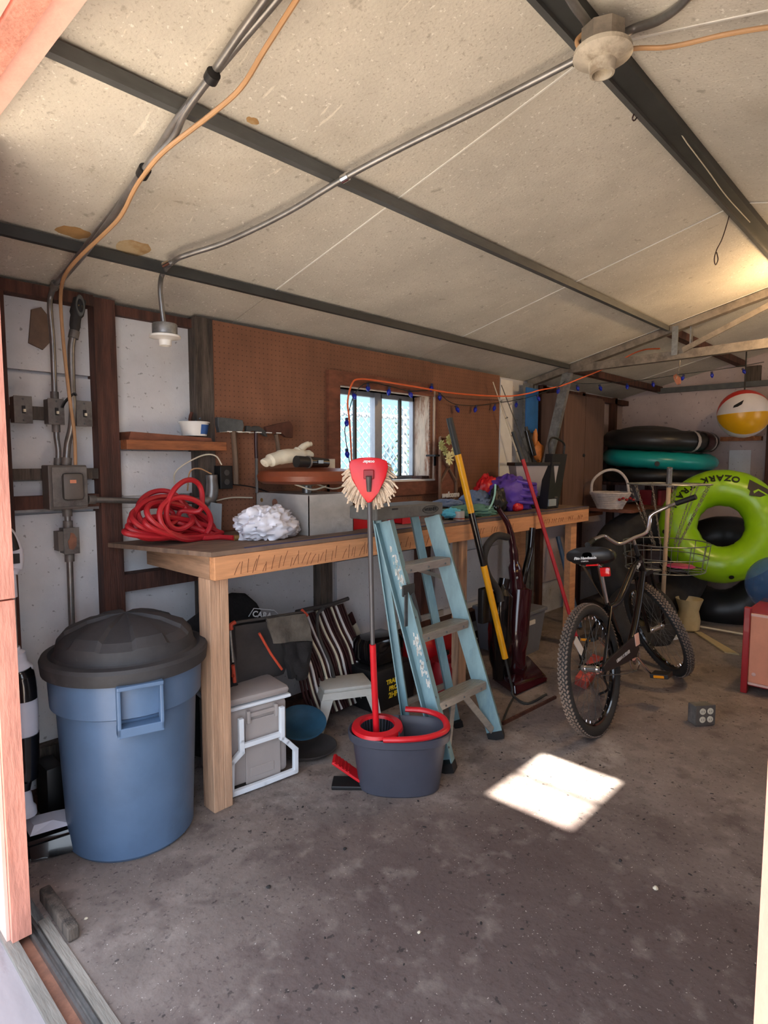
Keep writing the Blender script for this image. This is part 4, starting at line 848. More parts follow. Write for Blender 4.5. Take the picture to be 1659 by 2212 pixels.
for li, (u, v, ru, rv, y, dy, tl) in enumerate(loops):
    for k in range(12):
        a = 2*math.pi*k/12 + 0.6
        du, dv = ru*math.cos(a), rv*math.sin(a); uu = u + du*math.cos(tl) - dv*math.sin(tl); vv = v + du*math.sin(tl)*0.8 + dv*math.cos(tl)
        p = PO(uu, vv, y + dy*math.sin(a + 2.5) + 0.012*math.sin(li*1.7 + k)); p.z = max(p.z, BZ + 0.012 + 0.004*(li % 3)); p.y = min(p.y, 2.58)
        pts.append(p)
pts += [PZ(440, 1162, BZ + 0.012), PZ(475, 1160, BZ + 0.012), PZ(505, 1162, BZ + 0.012)]
B().tube(pts, 0.0115, 8, smooth=4).build('hose', 'red_hose', t, True)
e0 = pts[-1]; B().cyl(e0, e0 + V((0.02, -0.005, 0)), 0.013, n=10).build('fitting', 'brass', t, True)
# white carrier bag
bg_ = B().blob((1.605, 2.225, BZ + 0.058), (0.155, 0.10, 0.088), 64, 0.22, 1.5, 3, flat=-0.057, fine=0.05, crease=0.28); 
bgo = bg_.build('carrier_bag', 'bag_white', None, True, 'crumpled white plastic carrier bag between the hose and metal box', 'plastic bag', angle=70)
B().blob((1.52, 2.215, BZ + 0.125), (0.035, 0.02, 0.022), 14, 0.4, 2.5, 9).build('knot', 'bag_white', bgo, True)
# metal box
y2 = PX(549, 1100, 1.80).y; ym = min(y2, 2.58); zb_ = PY(668, 1071, 2.17).z
t = thing('metal_box', 'open dull steel sheet box in the middle of the bench', 'box', (1.93, 2.3, BZ))
x0_, x1_ = 1.79, 2.075
B().box((x0_, 2.165, BZ), (x0_ + 0.004, ym, zb_)).box((x0_, 2.165, BZ), (x1_, 2.169, zb_)).box((x1_ - 0.004, 2.165, BZ), (x1_, ym, zb_)).box((x0_, ym - 0.004, BZ), (x1_, ym, zb_)).box((x0_, 2.165, zb_), (x1_, ym, zb_ + 0.003)).build('shell', 'metal_box', t)
B().lathe([(0.021, 0), (0.021, 0.002), (0.001, 0.002)], Matrix.Translation((x0_ - 0.002, 2.165 + (ym - 2.165)*0.62, zb_ - 0.045)) @ Matrix.Rotation(math.pi/2, 4, 'Y'), 20).build('knockout', 'rust', t)
B().lathe([(0.010, 0), (0.010, 0.003), (0.001, 0.003)], Matrix.Translation((x0_ - 0.003, 2.165 + (ym - 2.165)*0.88, zb_ - 0.035)) @ Matrix.Rotation(math.pi/2, 4, 'Y'), 14).build('knockout', 'brass', t)
# stool seat on the box
sc_ = V((1.925, 2.34, zb_ + 0.0035)); t = thing('stool_seat', 'round brown vinyl stool seat on a short stem on the metal box', 'seat', sc_)
B().cyl(sc_, sc_ + V((0, 0, 0.05)), 0.024, n=16).build('stem', 'conduit', t, True)
B().lathe([(0.10, 0.052), (0.03, 0.035)], Matrix.Translation(sc_), 24).build('seat_plate', 'cream', t, True)
B().lathe([(0.15, 0.050), (0.215, 0.048), (0.238, 0.062), (0.243, 0.085), (0.230, 0.108), (0.17, 0.120), (0.001, 0.127)], Matrix.Translation(sc_), 40).build('cushion', 'brown_vinyl', t, True)
for k in range(2):
    B().tube([sc_ + V((-0.10 + k*0.13, -0.03, 0.045)), sc_ + V((-0.05 + k*.13, -0.10, 0.02)), sc_ + V((0.02 + k*0.13, -0.12, 0.035))], 0.004, 6, smooth=4).build('spring_wire', 'cream', t, True)
zs = sc_.z + 0.123
A2 = lambda u, v, y=2.27: PY(u, v, y)
dz = lambda p: p
t = thing('padded_mitt', 'cream mitt shape with an upturned thumb lying on the brown seat', 'mitt', A2(620, 1010))
B().tube([A2(569, 1003), A2(574, 999), A2(592, 992), A2(615, 986), A2(640, 984), A2(662, 984), A2(673, 982)], 0.03, 20, smooth=5, rads=[0.010, 0.026, 0.037, 0.042, 0.040, 0.032, 0.018], flat=0.8).build('hand', 'cream', t, True)
B().tube([A2(640, 980), A2(652, 968), A2(662, 961), A2(672, 959)], 0.016, 14, smooth=5, rads=[0.026, 0.017, 0.015, 0.011]).build('thumb', 'cream', t, True)
t = thing('nozzle', 'short black cylinder nozzle with a grey ring beside the cream mitt', 'nozzle', A2(672, 1010, 2.2))
B().cyl(A2(640, 997, 2.2), A2(664, 998, 2.2), 0.027, 0.026, 18).build('grip', 'black', t, True); B().cyl(A2(664, 998, 2.2), A2(667, 998, 2.2), 0.029, n=18).build('ring', 'conduit', t, True)
B().cyl(A2(667, 998, 2.2), A2(706, 1000, 2.2), 0.027, 0.022, 18).build('barrel', 'black_gloss', t, True); B().box(A2(688, 1001, 2.172) - V((0, 0.003, 0)), A2(698, 994, 2.172)).build('window', 'lcd', t)
p = A2(713, 1000, 2.32); B().box((p.x - 0.015, p.y - 0.015, zs - 0.012), (p.x + 0.02, p.y + 0.03, p.z + 0.02)).build('wood_block', 'cream', None, label='small pale wood block on the right of the brown seat', cat='wood block')
# red caddies
for i, (u0, u1, lab) in enumerate(((747, 802, 'red notched plastic holder between metal box and mop handle'), (868, 906, 'red plastic holder partly behind the ladder top'))):
    a, c = PZ(u0, 1147, BZ), PZ(u1, 1140, BZ); w = (c.x - a.x)
    y_ = 2.20; h = 0.10 if i == 0 else 0.06; x0_, x1_ = PY(u0, 1130, y_).x, PY(u1, 1130, y_).x; w = x1_ - x0_
    t = thing('plastic_holder', lab, 'holder', ((x0_+x1_)/2, y_ + 0.05, BZ))
    out = [(0, 0), (w, 0), (w, h*0.75), (w*0.86, h), (w*0.70, h*0.97), (w*0.52, h*0.60), (w*0.34, h*0.97), (w*0.16, h), (0, h*0.85)]
    for yy in (y_, y_ + 0.11): B().prism(out, 0, 0.004, facing((x0_, yy, BZ), (1, 0, 0), (0, 0, 1))).build('side', 'red', t)
    B().box((x0_, y_ + 0.001, BZ), (x0_ + 0.004, y_ + 0.11, BZ + h*0.8)).box((x1_ - 0.004, y_ + 0.001, BZ), (x1_, y_ + 0.11, BZ + h*0.7)).box((x0_, y_ + 0.001, BZ), (x1_, y_ + 0.11, BZ + 0.004)).build('tray', 'red', t)
xw_ = PY(775, 1100, 2.25).x; b = B(); random.seed(6); pts = [V((xw_ + random.uniform(-.07, .1), 2.25 + random.uniform(-.05, .06), BZ + 0.05 + random.uniform(0, .09))) for _ in range(16)]
B().tube(pts, 0.004, 6, smooth=5).build('cable_tangle', 'black', None, True, 'tangled thin black cable spilling over the red holder', 'cable')
# rags, clothes, sleeping bag
def heap(name, lab, cat, m, c, r, seed, amp=0.3, fine=0.15, fl=None, fr=1.8):
    return B().blob((c[0], c[1], c[2] + r[2]*0.55), r, 48, amp, fr, seed, flat=-r[2]*0.55, fine=fine, crease=0.2).build(name, m, None, True, lab, cat, angle=75)
p = PY(1098, 1085, 2.33)
t = thing('sleeping_bag', 'puffy purple sleeping bag with red lining heaped on the bench', 'sleeping bag', (p.x, 2.33, BZ))
def part_heap(name, m, c, r, seed, par, **k): return B().blob(c, r, 48, k.get('amp', .25), k.get('fr', 1.8), seed, flat=BZ + 0.001 - c[2] if c[2] - r[2] < BZ else None, fine=k.get('fine', .10), crease=0.16).build(name, m, par, True, angle=75)
part_heap('body', 'purple', (p.x - 0.02, 2.31, BZ + 0.10), (0.26, 0.15, 0.155), 5, t, amp=.15)
pr = PY(1058, 1050, 2.42); part_heap('lining', 'red', (pr.x - 0.06, 2.40, BZ + 0.11), (0.14, 0.08, 0.135), 8, t)
pr = PY(1118, 1103, 2.19); part_heap('lining', 'red', (pr.x, 2.20, BZ + 0.03), (0.055, 0.04, 0.035), 2, t)
for i in range(4):
    z = BZ + 0.045 + i*0.045; B().tube([(p.x - 0.16 + 0.02*i, 2.21, z + .03), (p.x - 0.02, 2.165, z + .01), (p.x + 0.15, 2.20, z), (p.x + 0.215, 2.28, z - .01)], 0.012, 8, smooth=4).build('quilted_roll', 'purple', t, True)
p = PY(1010, 1075, 2.3); heap('jacket', 'slate blue jacket lying over the teal cloth beside purple sleeping bag', 'jacket', 'steel_blue', (PY(1030, 1080, 2.3).x, 2.30, BZ + 0.035), (0.12, 0.10, 0.075), 3)
heap('folded_cloth', 'flat slate blue cloth with black edge behind the ladder top', 'cloth', 'steel_blue', (PY(968, 1085, 2.36).x, 2.37, BZ + 0.055), (0.15, 0.08, 0.030), 12, 0.2, 0.12)
heap('towel', 'dull green towel spread along the bench front', 'towel', 'teal_cloth', (PY(1010, 1105, 2.24).x, 2.22, BZ), (0.30, 0.10, 0.045), 15, 0.25, 0.25)
heap('aqua_cloth', 'bright aqua cloth corner beside the tape roll', 'cloth', 'aqua', (PY(977, 1100, 2.16).x, 2.16, BZ + 0.012), (0.075, 0.05, 0.036), 17)
t = heap('black_pouch', 'black boxy pouch with mint piping in front of the purple sleeping bag', 'pouch', 'black', (PY(1082, 1080, 2.17).x, 2.20, BZ + 0.02), (0.085, 0.05, 0.095), 6, 0.35, 0.1)
B().tube([PY(1070, 1046, 2.14), PY(1069, 1066, 2.13), PY(1064, 1085, 2.12), PY(1056, 1100, 2.12)], 0.006, 6, smooth=4, flat=0.5).build('piping', 'mint', t, True)
p = PZ(1000, 1124, BZ); Mt_ = Matrix.Translation((p.x, p.y + 0.03, BZ)); t = thing('tape_roll', 'grey and brown metal can shaped roll at the bench edge', 'roll', (p.x, p.y + .03, BZ))
B().lathe([(0.034, 0), (0.034, 0.052), (0.026, 0.052), (0.026, 0.01), (0.001, 0.01)], Mt_, 28).build('roll', 'metal_box', t, True); B().lathe([(0.0345, 0.006), (0.0345, 0.014)], Mt_, 28, False, False).build('band', 'terracotta', t, True)
for i, (u, v, m_, lab) in enumerate(((968, 1122, 'cream', 'pale chunk of wood beside the grey roll'), (961, 1112, 'cream', 'pale wood scrap behind the dark scrap'), (958, 1124, 'trim_wood', 'dark brown wood scrap next to the ladder top'))):
    p = PZ(u, v, BZ); B().box((p.x - 0.02, p.y - 0.012 + .02, BZ), (p.x + 0.022, p.y + 0.035, BZ + 0.022), bev=0.006).build('wood_scrap', m_, None, label=lab, cat='wood scrap')
# welcome plaque with flowers
t = thing('welcome_plaque', 'small wooden plaque with cross boards, white script and cloth flowers', 'sign', PY(968, 1062, 2.52))
yS = 2.50; x0_, x1_, za, zb = rY(951, 945, 986, 1062, yS); za = BZ + 0.003
for a, b2 in (((x0_, za), (x0_, zb)), ((x1_, za), (x1_, zb)), ((x0_, zb), (x1_, zb)), ((x0_, za + (zb-za)*.40), (x1_, zb - .10)), ((x1_, za + (zb-za)*.40), (x0_, zb - .10)), ((x0_, za + .01), (x1_, za + .10)), ((x1_, za + .01), (x0_, za + .10))):
    B().beam((a[0], yS, a[1]), (b2[0], yS, b2[1]), 0.012, 0.016, (0, 1, 0)).build('slat', 'wood_sign', t)
B().box((x0_, yS + 0.011, za), (x1_, yS + 0.016, zb)).build('backing', 'trim_wood', t)
text('lettering', 'welcome', 0.052, facing(((x0_+x1_)/2 + .01, yS - 0.012, za + 0.115), (1, 0, 0), (0, 0, 1)), 'white_paint', t, 0.003, shear=0.25, bold=0.002)
random.seed(4)
for u, v, m_, r in ((968, 990, 'petal_cream', 0.045), (952, 962, 'petal_green', 0.035), (968, 950, 'petal_green', 0.035), (978, 975, 'petal_cream', 0.03), (960, 975, 'petal_green', 0.03)):
    c = PY(u, v, yS - 0.04); fl_ = B()
    for k in range(9):
        a = 2*math.pi*k/9 + u; d = V((math.cos(a), -0.35, math.sin(a))); q = c + d*r*0.6
        fl_.ball((0, 0, 0), r*0.5, 8, (0.45, 0.3, 1), look(q, q + d))
    fl_.build('flower', m_, t, True)
B().ball(PY(970, 950, yS - .03), 0.02, 10).build('flower', 'ball_yellow', t, True)
x0_, x1_, za, zb = rY(925, 981, 958, 990, 2.56); t = thing('shelf_bracket', 'small black metal bracket fixed by the right window casing', 'bracket', (x0_, 2.58, za))
B().box((x0_, 2.50, zb - 0.016), (x1_, 2.58, zb - 0.004)).build('arm', 'black', t); B().box(((x0_+x1_)/2, 2.575, za - 0.05), ((x0_+x1_)/2 + 0.02, 2.58, zb - .016)).build('plate', 'black', t)
# grey bin with black lid, black toolbox, tall black thing
def rz(u0, v0, u1, v1, y): return rY(u0, v0, u1, v1, y)
cB = PD(1158, 1070, 4.42); zT = PD(1158, 1000, 4.42).z; Mq = Matrix.Translation((cB.x, cB.y, 0)) @ Matrix.Rotation(YAW - math.pi/2 + 0.10, 4, 'Z'); base_z = BZ + 0.09
t = thing('white_bin', 'pale grey plastic bin with black lid on the far end of the bench', 'bin', (cB.x, cB.y, base_z))
B(Mq).hull8([(-.125, 0.02, base_z), (.135, 0.02, base_z), (.135, 0.15, base_z), (-.125, 0.15, base_z), (-.155, 0.0, zT - .02), (.165, 0.0, zT - .02), (.165, 0.18, zT - .02), (-.155, 0.18, zT - .02)]).build('body', 'cooler_grey', t)
B(Mq).box((-.165, -.01, zT - .02), (.175, .19, zT + .004), bev=0.004).build('lid', 'black', t)
B(Mq).box((-.17, 0.0, BZ), (.17, .18, base_z - 0.001), bev=0.01).build('black_case', 'black', None, label='low black case under the pale grey bin', cat='case')
x0_, x1_, za, zb = rz(1196, 945, 1230, 1100, 2.12); t = thing('tool_case', 'tall narrow black case with carry loop at the bench end', 'case', ((x0_+x1_)/2, 2.2, BZ))
B().hull8([(x0_ - .07, 2.13, BZ), (x0_ + .10, 2.13, BZ), (x0_ + .10, 2.2, BZ), (x0_ - .07, 2.2, BZ), (x0_ + .02, 2.14, zb - .12), (x1_, 2.14, zb - .12), (x1_, 2.2, zb - .12), (x0_ + .02, 2.2, zb - .12)]).build('body', 'black', t)
B().tube([(x0_ + .03, 2.17, zb - .12), (x0_ + .02, 2.17, zb - .04), (x0_ + .08, 2.17, zb + .0), (x1_, 2.17, zb - .04), (x1_, 2.17, zb - .12)], 0.008, 8, smooth=5).build('loop_handle', 'black', t, True)
B().box((x0_ - .055, 2.122, BZ + 0.02), (x0_ + .06, 2.13, BZ + 0.07)).build('label_plate', 'lcd', t)
# amber figures, poster
x0_, x1_, za, zb = rz(1140, 838, 1166, 935, 2.56); po = B().box((x0_, 2.575, za), (x1_, 2.583, zb)).build('poster_board', 'blue_poster', None, label='narrow blue picture board behind the steel columns', cat='picture')
t = thing('golden_figurine', 'golden brown figurine with raised wing behind the pale grey bin', 'figurine', PY(1165, 995, 2.56))
c = PY(1162, 975, 2.545); B().blob((c.x, 2.545, c.z), (0.07, 0.03, 0.085), 18, 0.3, 2, 5).build('body', 'amber', t, True); c = PY(1156, 945, 2.545); B().blob((c.x, 2.545, c.z), (0.022, 0.02, 0.07), 14, 0.3, 2, 9).build('wing', 'amber', t, True)
B().lathe([(0.06, 0), (0.06, 0.02), (0.02, 0.03)], Matrix.Translation((PY(1162, 975, 2.545).x, 2.56, zb*0 + 1.285)), 16).build('base', 'trim_wood', t)
t = thing('spray_bottle', 'slim black bottle leaning against the wall behind the red broom', 'bottle', PY(1148, 985, 2.5)); pa, pb = PY(1152, 985, 2.52), PY(1138, 930, 2.56); B().cyl(pa, pb, 0.028, 0.024, 14).build('body', 'black_gloss', t, True); B().cyl(pb, pb + (pb - pa)*0.15, 0.014, n=12).build('cap', 'vinyl_grey', t, True)
# axe, hammer, hatchet on hooks
yH = 2.575
def tool_handle(t, pts, r, m, y, n=10, flat=1.0): B().tube([PY(u, v, y) for u, v in pts], r, n, smooth=4, flat=flat).build('handle', m, t, True)
def headp(t, pts, y, th, m, name='head'):
    o = PY(500, 920, y); q = [PY(u, v, y) for u, v in pts]; return B().prism([(p.x - o.x, p.z - o.z) for p in q], -th, th, facing(o, (1, 0, 0), (0, 0, 1)), 0.003).build(name, m, t)
t = thing('axe', 'large grey steel axe hanging leftmost on the pegboard', 'axe', PY(505, 930, yH))
headp(t, [(467, 901), (495, 904), (521, 908), (524, 920), (521, 932), (498, 931), (471, 934), (467, 918)], yH - 0.03, 0.014, 'axe_steel'); tool_handle(t, [(504, 932), (506, 960), (509, 1000), (510, 1046)], 0.017, 'axe_handle', yH - 0.03, flat=0.7)
t = thing('claw_hammer', 'dark claw hammer hanging between axe and hatchet', 'hammer', PY(552, 925, yH))
headp(t, [(530, 920), (538, 920), (541, 924), (548, 920), (558, 921), (570, 930), (576, 944), (570, 942), (560, 932), (552, 932), (541, 929), (537, 934), (530, 932)], yH - 0.025, 0.011, 'steel_black'); tool_handle(t, [(553, 930), (553, 960), (554, 990)], 0.010, 'maroon_dull', yH - 0.025); B().tube([PY(554, 989, yH - .025), PY(555, 1065, yH - .025)], 0.008, 8).build('handle_shaft', 'conduit', t, True)
t = thing('hatchet', 'rusty hatchet with pale handle hanging rightmost on the pegboard', 'hatchet', PY(600, 925, yH))
headp(t, [(572, 922), (600, 915), (624, 910), (631, 922), (630, 946), (614, 944), (608, 936), (575, 937)], yH - 0.03, 0.012, 'rust_head'); tool_handle(t, [(596, 938), (600, 960), (603, 985)], 0.014, 'axe_handle', yH - 0.03, flat=0.7)
t = thing('tool_hooks', 'row of thin white metal tool hooks on the pegboard', 'hooks', PY(550, 934, 2.6))
for u in (498, 520, 538, 562, 584, 604): a = PY(u - 6, 932 + (u - 500)*.03, yH - .045); b2 = PY(u + 3, 932.5 + (u - 500)*.03, yH - .045); B().tube([a + V((0, .07, 0)), a, b2], 0.0028, 6).build('hook', 'white_paint', t, True)
# ---- shelf between the studs
x0_, x1_, za, zb = rY(258, 952, 468, 972, 2.56)
t = thing('wall_shelf', 'short rough brown plank shelf between the two left studs', 'shelf', ((x0_+x1_)/2, 2.6, za))
B().box((xs2b + 0.006, 2.545, za), (xs3b + 0.03, 2.608, zb), bev=0.004).build('plank', 'shelf_wood', t)
B().hull8([(x0_ + .04, 2.56, zb), (x1_ - .02, 2.56, zb), (x1_ - .02, 2.675, zb), (x0_ + .04, 2.675, zb), (x0_ + .05, 2.56, zb + .035), (x1_ - .03, 2.56, zb + .018), (x1_ - .03, 2.675, zb + .018), (x0_ + .05, 2.675, zb + .035)]).build('plank', 'trim_wood', t)
c = PY(420, 943, 2.62); cz_ = zb + 0.027; t = thing('plastic_tub', 'white margarine tub with blue label on the wall shelf', 'tub', (c.x, 2.615, cz_))
Mt_ = Matrix.Translation((c.x, 2.618, cz_)); B().lathe([(0.055, 0), (0.066, 0.055), (0.066, 0.06), (0.071, 0.06), (0.071, 0.066), (0.064, 0.066), (0.053, 0.005), (0.001, 0.005)], Mt_, 32).build('body', 'white_paint', t, True)
B().lathe([(0.0570, 0.008), (0.0665, 0.052)], Mt_, 16, False, False, a0=-1.6, a1=0.3).build('label', 'label_blue', t, True)
t = thing('pliers', 'rusty tool handles poking out of the white tub', 'pliers', (c.x, 2.62, cz_ + 0.01)); B().tube([(c.x - .02, 2.62, cz_ + .01), (c.x - .02, 2.62, cz_ + .08), (c.x - .01, 2.62, cz_ + .11)], 0.008, 8, smooth=3).build('grip', 'rust_head', t, True); B().tube([(c.x, 2.62, cz_ + .01), (c.x + .01, 2.62, cz_ + .07), (c.x + .03, 2.61, cz_ + .085)], 0.005, 8, smooth=3).build('grip', 'axe_steel', t, True)
# ================================================================== BICYCLE
bo = V((2.955, 1.262, 0.0)); Mbk = Matrix.Translation(bo) @ Matrix.Rotation(math.radians(2), 4, 'Z') @ Matrix.Rotation(math.radians(-9), 4, 'X')
t = thing('bicycle', 'black cruiser bicycle with chrome handlebar leaning on its kickstand', 'bicycle', bo)
WR = 0.335
def wheel(M, name):
    """wheel in the local xz plane, hub at the origin"""
    R90 = M @ Matrix.Rotation(math.pi/2, 4, 'X')
    ty = B().torus(WR - 0.029, 0.029, R90, 64, 14, 1.0).build(name, 'tyre_side', t, True)
    b = B(); n = 90
    for i in range(n):
        for j, yy in enumerate((-0.019, -0.0065, 0.0065, 0.019)):
            a = 2*math.pi*(i + (0.5 if j % 2 else 0))/n; rr = WR - 0.0295 + math.sqrt(max(0, 0.0297**2 - yy*yy))
            T = M @ Matrix.Rotation(-a, 4, 'Y') @ Matrix.Translation((rr, yy, 0)) @ Matrix.Rotation(0.5 if j % 2 else -0.5, 4, 'X')
            b.box((-0.002, -0.0042, -0.0085), (0.0035, 0.0042, 0.0085), T)
    b.build('tread', 'tread', ty, kind='stuff')
    rim = B().lathe([(WR - 0.056, -0.014), (WR - 0.064, -0.010), (WR - 0.068, 0.0), (WR - 0.064, 0.010), (WR - 0.056, 0.014)], R90, 64, False, False).build('rim', 'black_gloss', t, True)
    hub = B().cyl(M @ V((0, -0.05, 0)), M @ V((0, 0.05, 0)), 0.016, n=14).lathe([(0.001, -.034), (0.027, -0.034), (0.027, -0.031), (0.016, -.03)], R90, 20, False, False).lathe([(0.016, .03), (0.027, 0.031), (0.027, 0.034), (0.001, .034)], R90, 20, False, False).build('hub', 'chrome', t, True)
    b = B()
    for i in range(36):
        a = 2*math.pi*i/36; off = 0.55*(1 if (i//2) % 2 else -1); yy = 0.031*(1 if i % 2 else -1)
        b.cyl(M @ V((0.026*math.cos(a + off), yy, 0.026*math.sin(a + off))), M @ V(((WR - 0.066)*math.cos(a), 0, (WR - 0.066)*math.sin(a))), 0.0011, n=4)
    b.build('spokes', 'steel_dark', hub, kind='stuff')
    b = B()
    for i in range(36):
        a = 2*math.pi*i/36; b.cyl(M @ V(((WR - 0.067)*math.cos(a), 0, (WR - 0.067)*math.sin(a))), M @ V(((WR - 0.080)*math.cos(a), 0, (WR - 0.080)*math.sin(a))), 0.0028, n=6)
    b.build('spoke_nipples', 'chrome', rim, kind='stuff')
wheel(Mbk @ Matrix.Translation((0, 0, WR)), 'rear_tyre')
h0 = V((0.925, 0, 0.70)); hax = V((-0.38, 0, 0.925)).normalized()
STR = Matrix.Translation(h0) @ Matrix.Rotation(math.radians(48), 4, hax) @ Matrix.Translation(-h0)
Mf = Mbk @ STR; fh = V((1.115, 0, WR))
# drop the steered wheel onto the floor
low = min((Mf @ (fh + V((WR*math.cos(a), 0, WR*math.sin(a))))).z for a in [i*0.1 for i in range(63)])
wheel(Mf @ Matrix.Translation(fh + V((0, 0, -low + 0.0))), 'front_tyre')
def tb(pts, r, m='black_gloss', name='frame_tube', M=Mbk, k=4, n=12, par=None): return B(M).tube(pts, r, n, smooth=k if len(pts) > 2 else 0).build(name, m, par or t, True)
BBp = (0.46, 0, 0.29)
tb([BBp, (0.30, 0, 0.63)], 0.016); tb([(0.31, 0, 0.59), (0.46, 0, 0.60), (0.64, 0, 0.69), (0.78, 0, 0.765), (0.895, 0, 0.785)], 0.019)
tb([(0.92, 0, 0.725), (0.80, 0, 0.56), (0.62, 0, 0.38), BBp], 0.020)
tb([(0.925, 0, 0.70), (0.875, 0, 0.82)], 0.022, name='head_tube')
for s in (-1, 1):
    tb([(0.0, s*0.062, WR), (0.18, s*0.055, 0.31), (0.40, s*0.045, 0.29), BBp], 0.010); tb([(0.0, s*0.062, WR), (0.12, s*0.052, 0.46), (0.305, s*0.02, 0.60)], 0.008)
    tb([(0.935, s*0.052, 0.685), (0.985, s*0.058, 0.60), (1.06, s*0.058, 0.43), (1.115, s*0.056, WR - low)], 0.012, name='fork_leg', M=Mf)
B(Mf).beam((0.93, -0.06, 0.69), (0.93, 0.06, 0.69), 0.03, 0.02).build('fork_crown', 'black_gloss', t)
tb([BBp[:1] + (-0.04,) + BBp[2:], BBp[:1] + (0.04,) + BBp[2:]], 0.024, 'black', 'bottom_bracket')
tb([(0.30, 0, 0.62), (0.262, 0, 0.855)], 0.0125, 'chrome', 'seat_post'); tb([(0.875, 0, 0.82), (0.85, 0, 0.90)], 0.013, 'black', 'steerer', Mf)
tb([(0.85, 0, 0.895), (0.835, 0, 0.935)], 0.012, 'chrome', 'stem', Mf)
bc_ = V((0.83, 0, 0.935)); hb1 = B(Mf); pts = []
side_ = [(0, 0.0, 0), (0, 0.09, 0.0), (-0.005, 0.135, 0.045), (-0.012, 0.165, 0.085), (-0.07, 0.235, 0.095), (-0.12, 0.285, 0.095)]
full = [bc_ + V((x, -y, z)) for x, y, z in side_[::-1]] + [bc_ + V((x, y, z)) for x, y, z in side_[1:]]
hb1.tube(full, 0.0115, 12, smooth=4).build('handlebar', 'chrome', t, True)
for s in (-1, 1): tb([bc_ + V((-0.12, s*0.285, 0.095)), bc_ + V((-0.215, s*0.36, 0.09))], 0.0165, 'black', 'grip', Mf)
# saddle
def saddle(a, c):
    x = -0.135 + 0.27*a; w = 0.118*(1 - a)**0.55 * (1 - 0.0*a) + 0.022
    if a < 0.12: w *= 0.55 + 0.45*math.sin(a/0.12*math.pi/2)
    th = 2*math.pi*c; cs, sn = math.cos(th), math.sin(th); y = w*math.copysign(abs(cs)**0.75, cs); z = 0.046*math.copysign(abs(sn)**0.75, sn)*(1 - 0.35*a)
    if z < 0: z *= 0.85
    else: z *= (1.1 - 0.35*a) 
    e = 1.0 if 0.02 < a < 0.98 else 0.35
    return V((0.255 + x, y*e, 0.885 + z*e + 0.012*(a - .5)**2*4 + (0.012 if a < .2 else 0)))
b = B(Mbk); b.sheet(saddle, 18, 24); sd = b.build('saddle', 'vinyl_black', t, True, angle=70)
MSd = Mbk @ facing(V((0.112, 0.012, 0.890)), (0.0, -1, 0.0), (0.35, 0, 1)); text('lettering', 'Fito Handmade', 0.020, MSd @ Matrix.Translation((0, 0.008, -0.004)), 'text_white', sd, 0.003, bold=0.0005, shear=0.2)
text('lettering', '1 0 0 8 A', 0.011, MSd @ Matrix.Translation((0.0, -0.010, 0.0)), 'text_white', sd, 0.003)
B(Mbk).box((0.112, -0.055, 0.853), (0.13, 0.01, 0.862), bev=0.002).build('reflector_strip', 'reflector_red', t); B(Mbk).box((0.185, -0.082, 0.785), (0.21, -0.03, 0.835), bev=0.006).build('rear_light', 'reflector_red', t, True)
B(Mbk).tube([(0.262, 0, 0.83), (0.22, -0.03, 0.83), (0.20, -0.055, 0.82)], 0.004, 6).build('light_bracket', 'black', t, True)
for s in (-1, 1): B(Mbk).tube([(0.13, s*0.05, 0.86), (0.2, s*0.045, 0.845), (0.26, s*0.02, 0.85), (0.36, s*0.012, 0.87)], 0.0035, 6, smooth=3).build('saddle_rail', 'chrome', t, True)
# drivetrain
Mcr = Mbk @ Matrix.Translation((0.46, -0.055, 0.29)) @ Matrix.Rotation(math.pi/2, 4, 'X')
B().torus(0.078, 0.004, Mcr, 40, 6).build('chainring', 'chrome', t, True); B().lathe([(0.001, 0), (0.045, 0.001), (0.001, 0.012)], Mcr, 20).build('crank_spider', 'chrome', t, True)
B(Mbk).prism([(0.0, 0.0), (0.10, -0.012), (0.44, -0.03), (0.50, 0.0), (0.49, 0.075), (0.43, 0.085), (0.05, 0.05), (-0.02, 0.03)], 0, 0.012, facing(V((0.0, -0.062, 0.325)), (1, 0, 0), (0, 0, 1)), 0.003).build('chain_guard', 'black', t)
text('lettering', 'URBAN X FISHER', 0.026, Mbk @ facing(V((0.25, -0.076, 0.345)), (1, 0, 0.045), (0, 0, 1)), 'text_white', t, 0.0006)
text('lettering', 'Bella', 0.034, Mbk @ facing(V((0.80, -0.022, 0.766)), (1, 0, 0.36), (-0.36, 0, 1)), 'text_white', t, 0.0006, bold=0.001)
B(Mbk).box((0.44, -0.080, 0.355), (0.50, -0.076, 0.42)).build('hang_tag', 'pale_pink', t)
B(Mbk).tube([(0.0, -0.05, WR + 0.03), (0.3, -0.055, 0.345), (0.46, -0.058, 0.368)], 0.003, 5).tube([(0.0, -0.05, WR - 0.03), (0.3, -0.055, 0.235), (0.46, -0.058, 0.212)], 0.003, 5).build('chain', 'steel_dark', t, kind='stuff')
for s, e in ((-1, (0.575, 0.165)), (1, (0.345, 0.415))):
    tb([(0.46, s*0.062, 0.29), (e[0], s*0.088, e[1])], 0.0095, 'chrome', 'crank_arm'); Mp = Mbk @ Matrix.Translation((e[0], s*0.15, e[1]))
    B(Mp).box((-0.045, -0.05, -0.012), (0.045, 0.05, 0.012), bev=0.004).build('pedal', 'black', t); B(Mp).box((-0.049, -0.028, -0.007), (-0.045, 0.028, 0.007)).build('pedal_reflector', 'amber_reflector', t)
ks = PZ(1303, 1503, 0.008); B().tube([Mbk @ V((0.36, 0.05, 0.275)), Mbk @ V((0.33, 0.08, 0.20)), ks + V((0.02, -0.02, 0.04)), ks + V((0, 0.03, 0))], 0.007, 8, smooth=3).build('kickstand', 'black', t, True)
